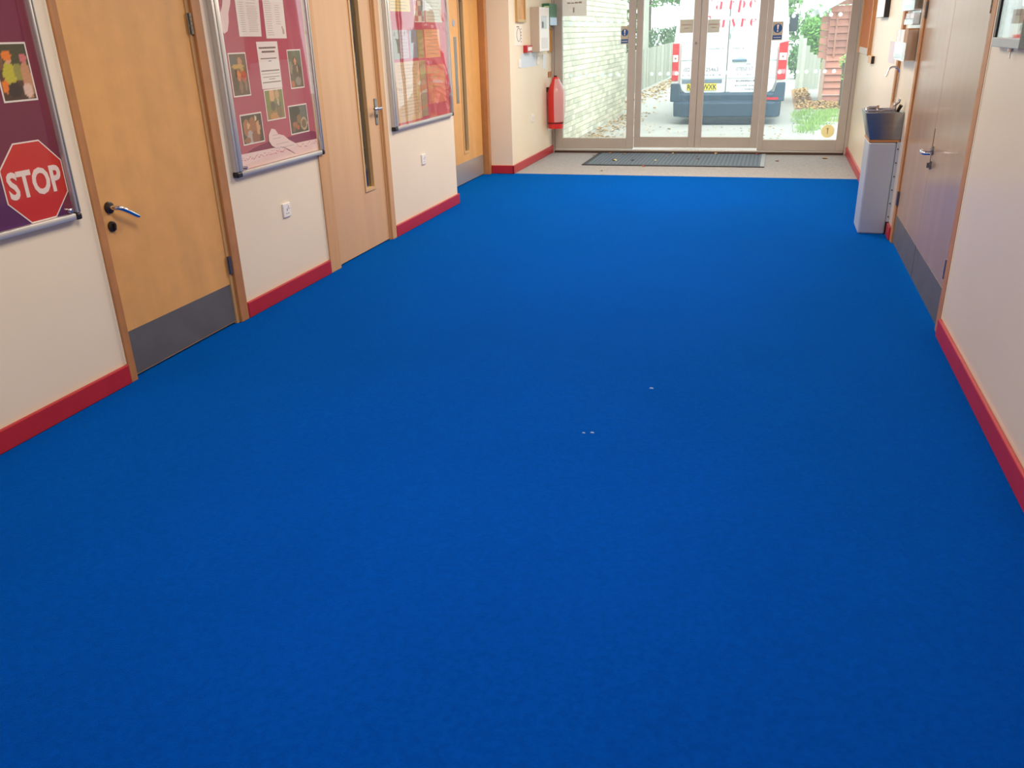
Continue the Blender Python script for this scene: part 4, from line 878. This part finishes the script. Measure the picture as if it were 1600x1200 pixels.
# ------------------------------------------------------------ van
vw = mat('white_van_paint', rgb(240, 243, 244), rough=0.25, spec=0.5)
grey = mat('dark_bumper_plastic', rgb(44, 66, 88), rough=0.55)
CX = -0.79
YV = 15.3
van = thing('van', 'white panel van with red lettering parked outside the glass doors', 'van', (CX, 18.0, -0.012))
def sec(y, hw, z0, z1, tw):
    pts = [(-hw, z0 + .12), (-hw, 1.30), (-hw + (hw - tw) * .5, 1.75), (-tw, z1 - .20), (-tw + .12, z1 - .03), (-tw + .3, z1), (tw - .3, z1), (tw - .12, z1 - .03), (tw, z1 - .20), (hw - (hw - tw) * .5, 1.75), (hw, 1.30), (hw, z0 + .12), (hw - .12, z0), (-hw + .12, z0)]
    return [(CX + x, y, z) for x, z in pts]
b = MB(); b.loft([sec(15.32, .90, .40, 2.40, .80), sec(15.40, .93, .38, 2.44, .83), sec(19.0, .93, .38, 2.44, .83), sec(19.6, .93, .38, 2.40, .82)])
b.build('body', vw, van, smooth=True)
b = MB(); b.hexa([(CX - .92, 19.6, .4), (CX + .92, 19.6, .4), (CX + .88, 21.0, .4), (CX - .88, 21.0, .4), (CX - .82, 19.6, 2.36), (CX + .82, 19.6, 2.36), (CX + .80, 20.5, 1.35), (CX - .80, 20.5, 1.35)])
b.hexa([(CX - .9, 20.4, .4), (CX + .9, 20.4, .4), (CX + .84, 21.15, .4), (CX - .84, 21.15, .4), (CX - .85, 20.3, 1.35), (CX + .85, 20.3, 1.35), (CX + .8, 21.1, 1.0), (CX - .8, 21.1, 1.0)])
b.build('cab', vw, van, bevel=0.03)
for sx in (-1, 1):
    MB().hexa([(CX + sx * .925, 19.65, 1.32), (CX + sx * .935, 19.65, 1.32), (CX + sx * .93, 20.3, 1.32), (CX + sx * .92, 20.3, 1.32), (CX + sx * .86, 19.65, 1.95), (CX + sx * .87, 19.65, 1.95), (CX + sx * .88, 20.0, 1.85), (CX + sx * .87, 20.0, 1.85)]).build('side_window', M['black'], van)
    m_ = MB().box(CX + sx * 1.0 - .085 + sx * .03, CX + sx * 1.0 + .085 + sx * .03, 19.62, 19.78, 1.40, 1.74).build('mirror', mat('blue_black_plastic', rgb(30, 40, 56), rough=0.4), van, bevel=0.03)
    MB().box(CX + sx * .94 - .05, CX + sx * .94 + .05, 19.68, 19.74, 1.42, 1.50).build('mirror_arm', M['black'], m_)
    for y in (16.75, 20.35):
        w = MB().tube([(CX + sx * .70, y, .322), (CX + sx * .72, y, .322), (CX + sx * .88, y, .322), (CX + sx * .90, y, .322)], [.31, .334, .334, .31], 24).build('wheel', M['rubber'], van, smooth=True)
        MB().tube([(CX + sx * .885, y, .322), (CX + sx * .905, y, .322)], [.2, .18], 18).build('hub_cap', M['steel'], w)
# rear doors
def rdoor(x0, x1, side):
    pts = []
    if side < 0: pts = [(x0 + .10, .49), (x1, .49), (x1, 2.30), (x0 + .12, 2.30), (x0 + .04, 1.80), (x0, 1.30), (x0, .66), (x0 + .03, .55)]
    else: pts = [(x0, .49), (x1 - .10, .49), (x1 - .03, .55), (x1, .66), (x1, 1.30), (x1 - .04, 1.80), (x1 - .12, 2.30), (x0, 2.30)]
    return MB().prism([(x, z) for x, z in pts], 15.275, 15.33, axis=1).build('rear_door', vw, van, bevel=0.012)
ld = rdoor(CX - .79, CX - .029, -1); rd = rdoor(CX - .023, CX + .77, 1)
MB().box(CX - .028, CX - .024, 15.273, 15.34, .49, 2.3).build('door_gap', M['dark'], van)
VF = lambda s, z, d: (s, 15.275 - d, z)
for d_, x0, x1 in ((ld, CX - .78, CX - .04), (rd, CX - .01, CX + .76)):
    MB(VF).box(x0, x1, .722, .734, 0, .004).build('pressed_line', mat('pale_blue_grey', rgb(176, 192, 200), rough=0.4), d_)
def lamp_(x0, x1, lean):
    t0, t1 = (x0, x1)
    L_ = thing
    b = MB(VF).hexa([(t0, .70, 0), (t1, .70, 0), (t1, .70, .05), (t0, .70, .05), (t0 + lean * .0, 1.29 - (.03 if lean < 0 else 0), 0), (t1, 1.29, 0), (t1, 1.29, .05), (t0, 1.29 - (.03 if lean < 0 else 0), .05)])
    body = b.build('tail_light', mat('lamp_red', rgb(214, 30, 44), rough=0.2), van, bevel=0.008)
    wl_ = mat('lamp_clear', rgb(228, 226, 228), rough=0.15)
    MB(VF).box(t0 + .012, t1 - .012, 1.00, 1.11, .05, .056).build('clear_lens', wl_, body, bevel=0.003)
    MB(VF).box(t0 + .012, t1 - .012, .79, .86, .05, .056).build('clear_lens', mat('lamp_pink', rgb(216, 150, 160), rough=0.15), body, bevel=0.003)
    MB(VF).tube([((t0 + t1) / 2, 1.055, .056), ((t0 + t1) / 2, 1.055, .058)], 0.018, 10).build('bulb', mat('bulb_amber', rgb(150, 110, 100)), body)
    MB(VF).box(t0 + .004, t1 - .004, .615, .695, .0, .03).build('reflector_tape', M['plast'], van, bevel=0.004)
lamp_(CX - .93, CX - .82, 1); lamp_(CX + .79, CX + .93, -1)
# bumper
b = MB()
prof = [(15.33, .51), (15.20, .50), (15.17, .47), (15.18, .37), (15.10, .355), (15.09, .33), (15.12, .13), (15.34, .10)]
b.loft([[(CX + x, y + dy, z) for y, z in prof] for x, dy in ((-.80, .03), (-.70, 0), (.70, 0), (.80, .03))]); b.build('bumper', grey, van, bevel=0.01)
for sx in (-1, 1):
    MB().hexa([(CX + sx * .78, 15.16, .12), (CX + sx * .87, 15.20, .12), (CX + sx * .87, 16.2, .12), (CX + sx * .78, 16.2, .12), (CX + sx * .78, 15.16, .36), (CX + sx * .88, 15.19, .36), (CX + sx * .88, 16.2, .36), (CX + sx * .78, 16.2, .36)]).build('bumper_corner', grey, van, bevel=0.02)
    MB().hexa([(CX + sx * .74, 15.17, .36), (CX + sx * .94, 15.22, .36), (CX + sx * .94, 16.2, .36), (CX + sx * .74, 16.2, .36), (CX + sx * .80, 15.20, .66), (CX + sx * .94, 15.23, .66), (CX + sx * .94, 16.2, .60), (CX + sx * .80, 16.2, .6)]).build('bumper_corner', grey, van, bevel=0.02)
MB(FW(15.165)).box(CX + .66, CX + .84, .388, .428, 0, .006).build('reflector', mat('lamp_red', rgb(214, 30, 44)), van)
MB().box(CX - .45, CX + .45, 15.12, 15.5, .02, .12).build('tow_step', M['black'], van, bevel=0.01)
MB(VF).box(CX - .755, CX - .09, .655, .715, 0, .012).build('number_plate_recess', mat('blue_grey_recess', rgb(112, 130, 150), rough=0.5), ld, bevel=0.004)
np_ = MB(VF).box(-1.465, -0.965, .54, .65, .004, .010).build('number_plate', mat('plate_yellow', rgb(250, 222, 50), rough=0.4), van, bevel=0.003)
pk = mat('plate_black', rgb(40, 40, 36), rough=0.5)
text_polys('WXK', 0.118, lambda x, y, z: (-1.078 + x, 15.275 - z, .555 + y), .0106, 'plate_letters', pk, np_, sx=.82, bold=.002)
text_polys('R', 0.118, lambda x, y, z: (-1.425 + x, 15.275 - z, .555 + y), .0106, 'plate_letters', pk, np_, sx=.82, bold=.002)
# handle
h_ = MB(VF).box(CX + .055, CX + .295, .985, 1.025, 0, .03).build('door_handle', mat('slate_handle', rgb(92, 122, 146), rough=0.4), rd, bevel=0.012)
MB(VF).prism([(CX + .11, 1.02), (CX + .15, 1.06), (CX + .20, 1.07), (CX + .24, 1.05), (CX + .265, 1.02)], 0, .02).build('handle_cup', mat('pale_cup', rgb(190, 206, 214), rough=0.4), rd)
vr = mat('lettering_red', rgb(226, 40, 80), rough=0.5); vt = mat('lettering_teal', rgb(150, 205, 205), rough=0.5)
def stroke(b, pts): b.prism(pts, .0005, .003)
def slant(x, z, zb): return x + (z - zb) * 0.10
def stem(b, x, z0, z1, w, zb): stroke(b, [(slant(x, z0, zb), z0), (slant(x + w, z0, zb), z0), (slant(x + w, z1, zb), z1), (slant(x, z1, zb), z1)])
def crescent(b, cx, cz, rx, rz, side, fat, a0=-1.35, a1=1.35, n=12, zb=0):
    o_ = []; i_ = []
    for k in range(n + 1):
        a = a0 + (a1 - a0) * k / n
        o_.append((slant(cx + side * rx * math.cos(a), cz, cz) , cz + rz * math.sin(a))); i_.append((cx + side * (rx - fat * math.cos(a) ** 0.8 - .004) * math.cos(a), cz + (rz - .004) * math.sin(a)))
    for k in range(n): stroke(b, [o_[k], o_[k + 1], i_[k + 1], i_[k]])
xh = 0.125
def word(zb, items, parent, name):
    b = MB(VF)
    for ch, x in items:
        if ch == 'C': crescent(b, x + .09, zb + .09, .085, .095, -1, .03); stem(b, x + .145, zb + .12, zb + .17, .012, zb)
        if ch == 'F': stem(b, x + .02, zb, zb + .185, .034, zb); stroke(b, [(x + .04, zb + .178), (x + .15, zb + .178), (x + .15, zb + .12), (x + .125, zb + .165), (x + .04, zb + .17)]); stroke(b, [(x + .05, zb + .09), (x + .10, zb + .09), (x + .10, zb + .10), (x + .05, zb + .10)])
        if ch == 'a': stem(b, x + .062, zb, zb + xh * .9, .034, zb); crescent(b, x + .045, zb + .032, .045, .034, -1, .026); crescent(b, x + .05, zb + xh - .028, .035, .028, -1, .016, 0.3, 1.5); stroke(b, [(x + .04, zb + xh - .003), (x + .08, zb + xh - .003), (x + .09, zb + xh - .02), (x + .07, zb + xh - .008)])
        if ch == 'r': stem(b, x + .02, zb, zb + xh, .034, zb); stroke(b, [(x, zb + xh - .006), (x + .03, zb + xh), (x + .03, zb + xh - .006)]); crescent(b, x + .075, zb + xh - .03, .02, .028, 1, .016, -.2, 1.5)
        if ch == 'p': stem(b, x + .02, zb - .055, zb + xh, .034, zb); crescent(b, x + .072, zb + xh / 2, .055, xh / 2, 1, .030)
        if ch == 'e': crescent(b, x + .06, zb + xh / 2, .055, xh / 2, -1, .032, -1.2, 1.4); stroke(b, [(x + .02, zb + .068), (x + .105, zb + .072), (x + .105, zb + .077), (x + .02, zb + .073)]); crescent(b, x + .062, zb + .088, .042, .034, 1, .016, 0.0, 1.4)
        if ch == 't': stem(b, x + .03, zb, zb + xh + .04, .034, zb); stroke(b, [(x, zb + xh - .006), (x + .10, zb + xh - .006), (x + .10, zb + xh), (x, zb + xh)])
        if ch == 'y':
            stroke(b, [(x + .005, zb + xh), (x + .042, zb + xh), (x + .075, zb + .03), (x + .052, zb - .005)])
    b.build(name, vr, parent)
    b2 = MB(VF); any_ = False
    for ch, x in items:
        if ch == 'y':
            any_ = True
            stroke(b2, [(x + .058, zb + .0), (x + .115, zb + xh), (x + .123, zb + xh), (x + .066, zb - .01)]); stroke(b2, [(x + .066, zb - .01), (x + .058, zb + .0), (x + .03, zb - .055), (x + .04, zb - .062)]); stroke(b2, [(x + .04, zb - .062), (x + .03, zb - .055), (x + .0, zb - .05), (x + .0, zb - .062)])
    if any_: b2.build(name, vt, parent, label='pale teal tail of the letter y')
    else: b2.bm.free()
word(1.792, [('C', -1.29), ('a', -1.055), ('r', -.86)], ld, 'lettering'); word(1.792, [('p', -.715), ('e', -.53), ('t', -.37)], rd, 'lettering')
word(1.520, [('F', -1.275), ('a', -1.00), ], ld, 'lettering'); word(1.520, [('y', -.815 + .015), ('r', -.66), ('e', -.50)], rd, 'lettering')
gt = mat('lettering_grey', rgb(96, 84, 120), rough=0.5)
text_polys('(02', 0.088, lambda x, y, z: (-1.53 + x, 15.275 - z, .845 + y), .0008, 'phone_number', gt, ld, align='LEFT', sx=.95)
text_polys('525463', 0.088, lambda x, y, z: (-1.205 + x, 15.275 - z, .842 + y), .0008, 'phone_number', gt, ld, align='LEFT', sx=.98)
text_polys('07850 57', 0.088, lambda x, y, z: (-.665 + x, 15.275 - z, .842 + y), .0008, 'phone_number', gt, rd, align='LEFT', sx=.82)
def dashes(x0, x1, z, h, m, parent, seed, step=.03, fill=.6):
    r = random.Random(seed); b = MB(VF); x = x0
    while x < x1:
        w = step * r.uniform(.4, .8)
        if r.random() < fill + .25: b.box(x, x + w, z, z + h * r.uniform(.6, 1), .0005, .002)
        x += step
    b.build('small_print', m, parent, kind='stuff')
lg = mat('lettering_faint', rgb(150, 150, 165), rough=0.5)
dashes(-1.15, -.86, 1.185, .025, lg, ld, 1); dashes(-.76, -.56, 1.18, .028, lg, rd, 2)
dashes(-1.545, -.90, .775, .02, lg, ld, 3, .05, .3); dashes(-.64, -.35, .775, .018, lg, rd, 4, .05, .3)
dashes(-.50, -.34, .935, .025, lg, rd, 5); dashes(-.65, -.34, .672, .028, gt, rd, 6, .028); dashes(-.66, -.36, .60, .024, gt, rd, 7, .028); dashes(-.58, -.36, .545, .022, gt, rd, 8, .028)
dashes(-1.565, -1.39, 1.01, .022, mat('badge_teal', rgb(120, 150, 160)), ld, 9, .022, .7); dashes(-.13, -.04, .99, .02, mat('badge_teal', rgb(120, 150, 160)), rd, 10, .022, .7)
MB(VF).prism([(-.800, 1.43), (-.788, 1.41), (-.782, 1.37), (-.795, 1.33), (-.802, 1.34), (-.796, 1.37), (-.803, 1.41)], .0005, .006).build('badge', mat('badge_dark', rgb(80, 140, 140), rough=0.4), rd)
MB(VF).prism([(CX - .16, .49), (CX + .12, .49), (CX + .06, .505), (CX + .03, .52), (CX - .01, .51), (CX - .03, .525), (CX - .08, .50)], .001, .004).build('edge_patch', mat('patch_blue_grey', rgb(120, 140, 156)), rd)  # ragged blue grey patch along the bottom edge of the rear door
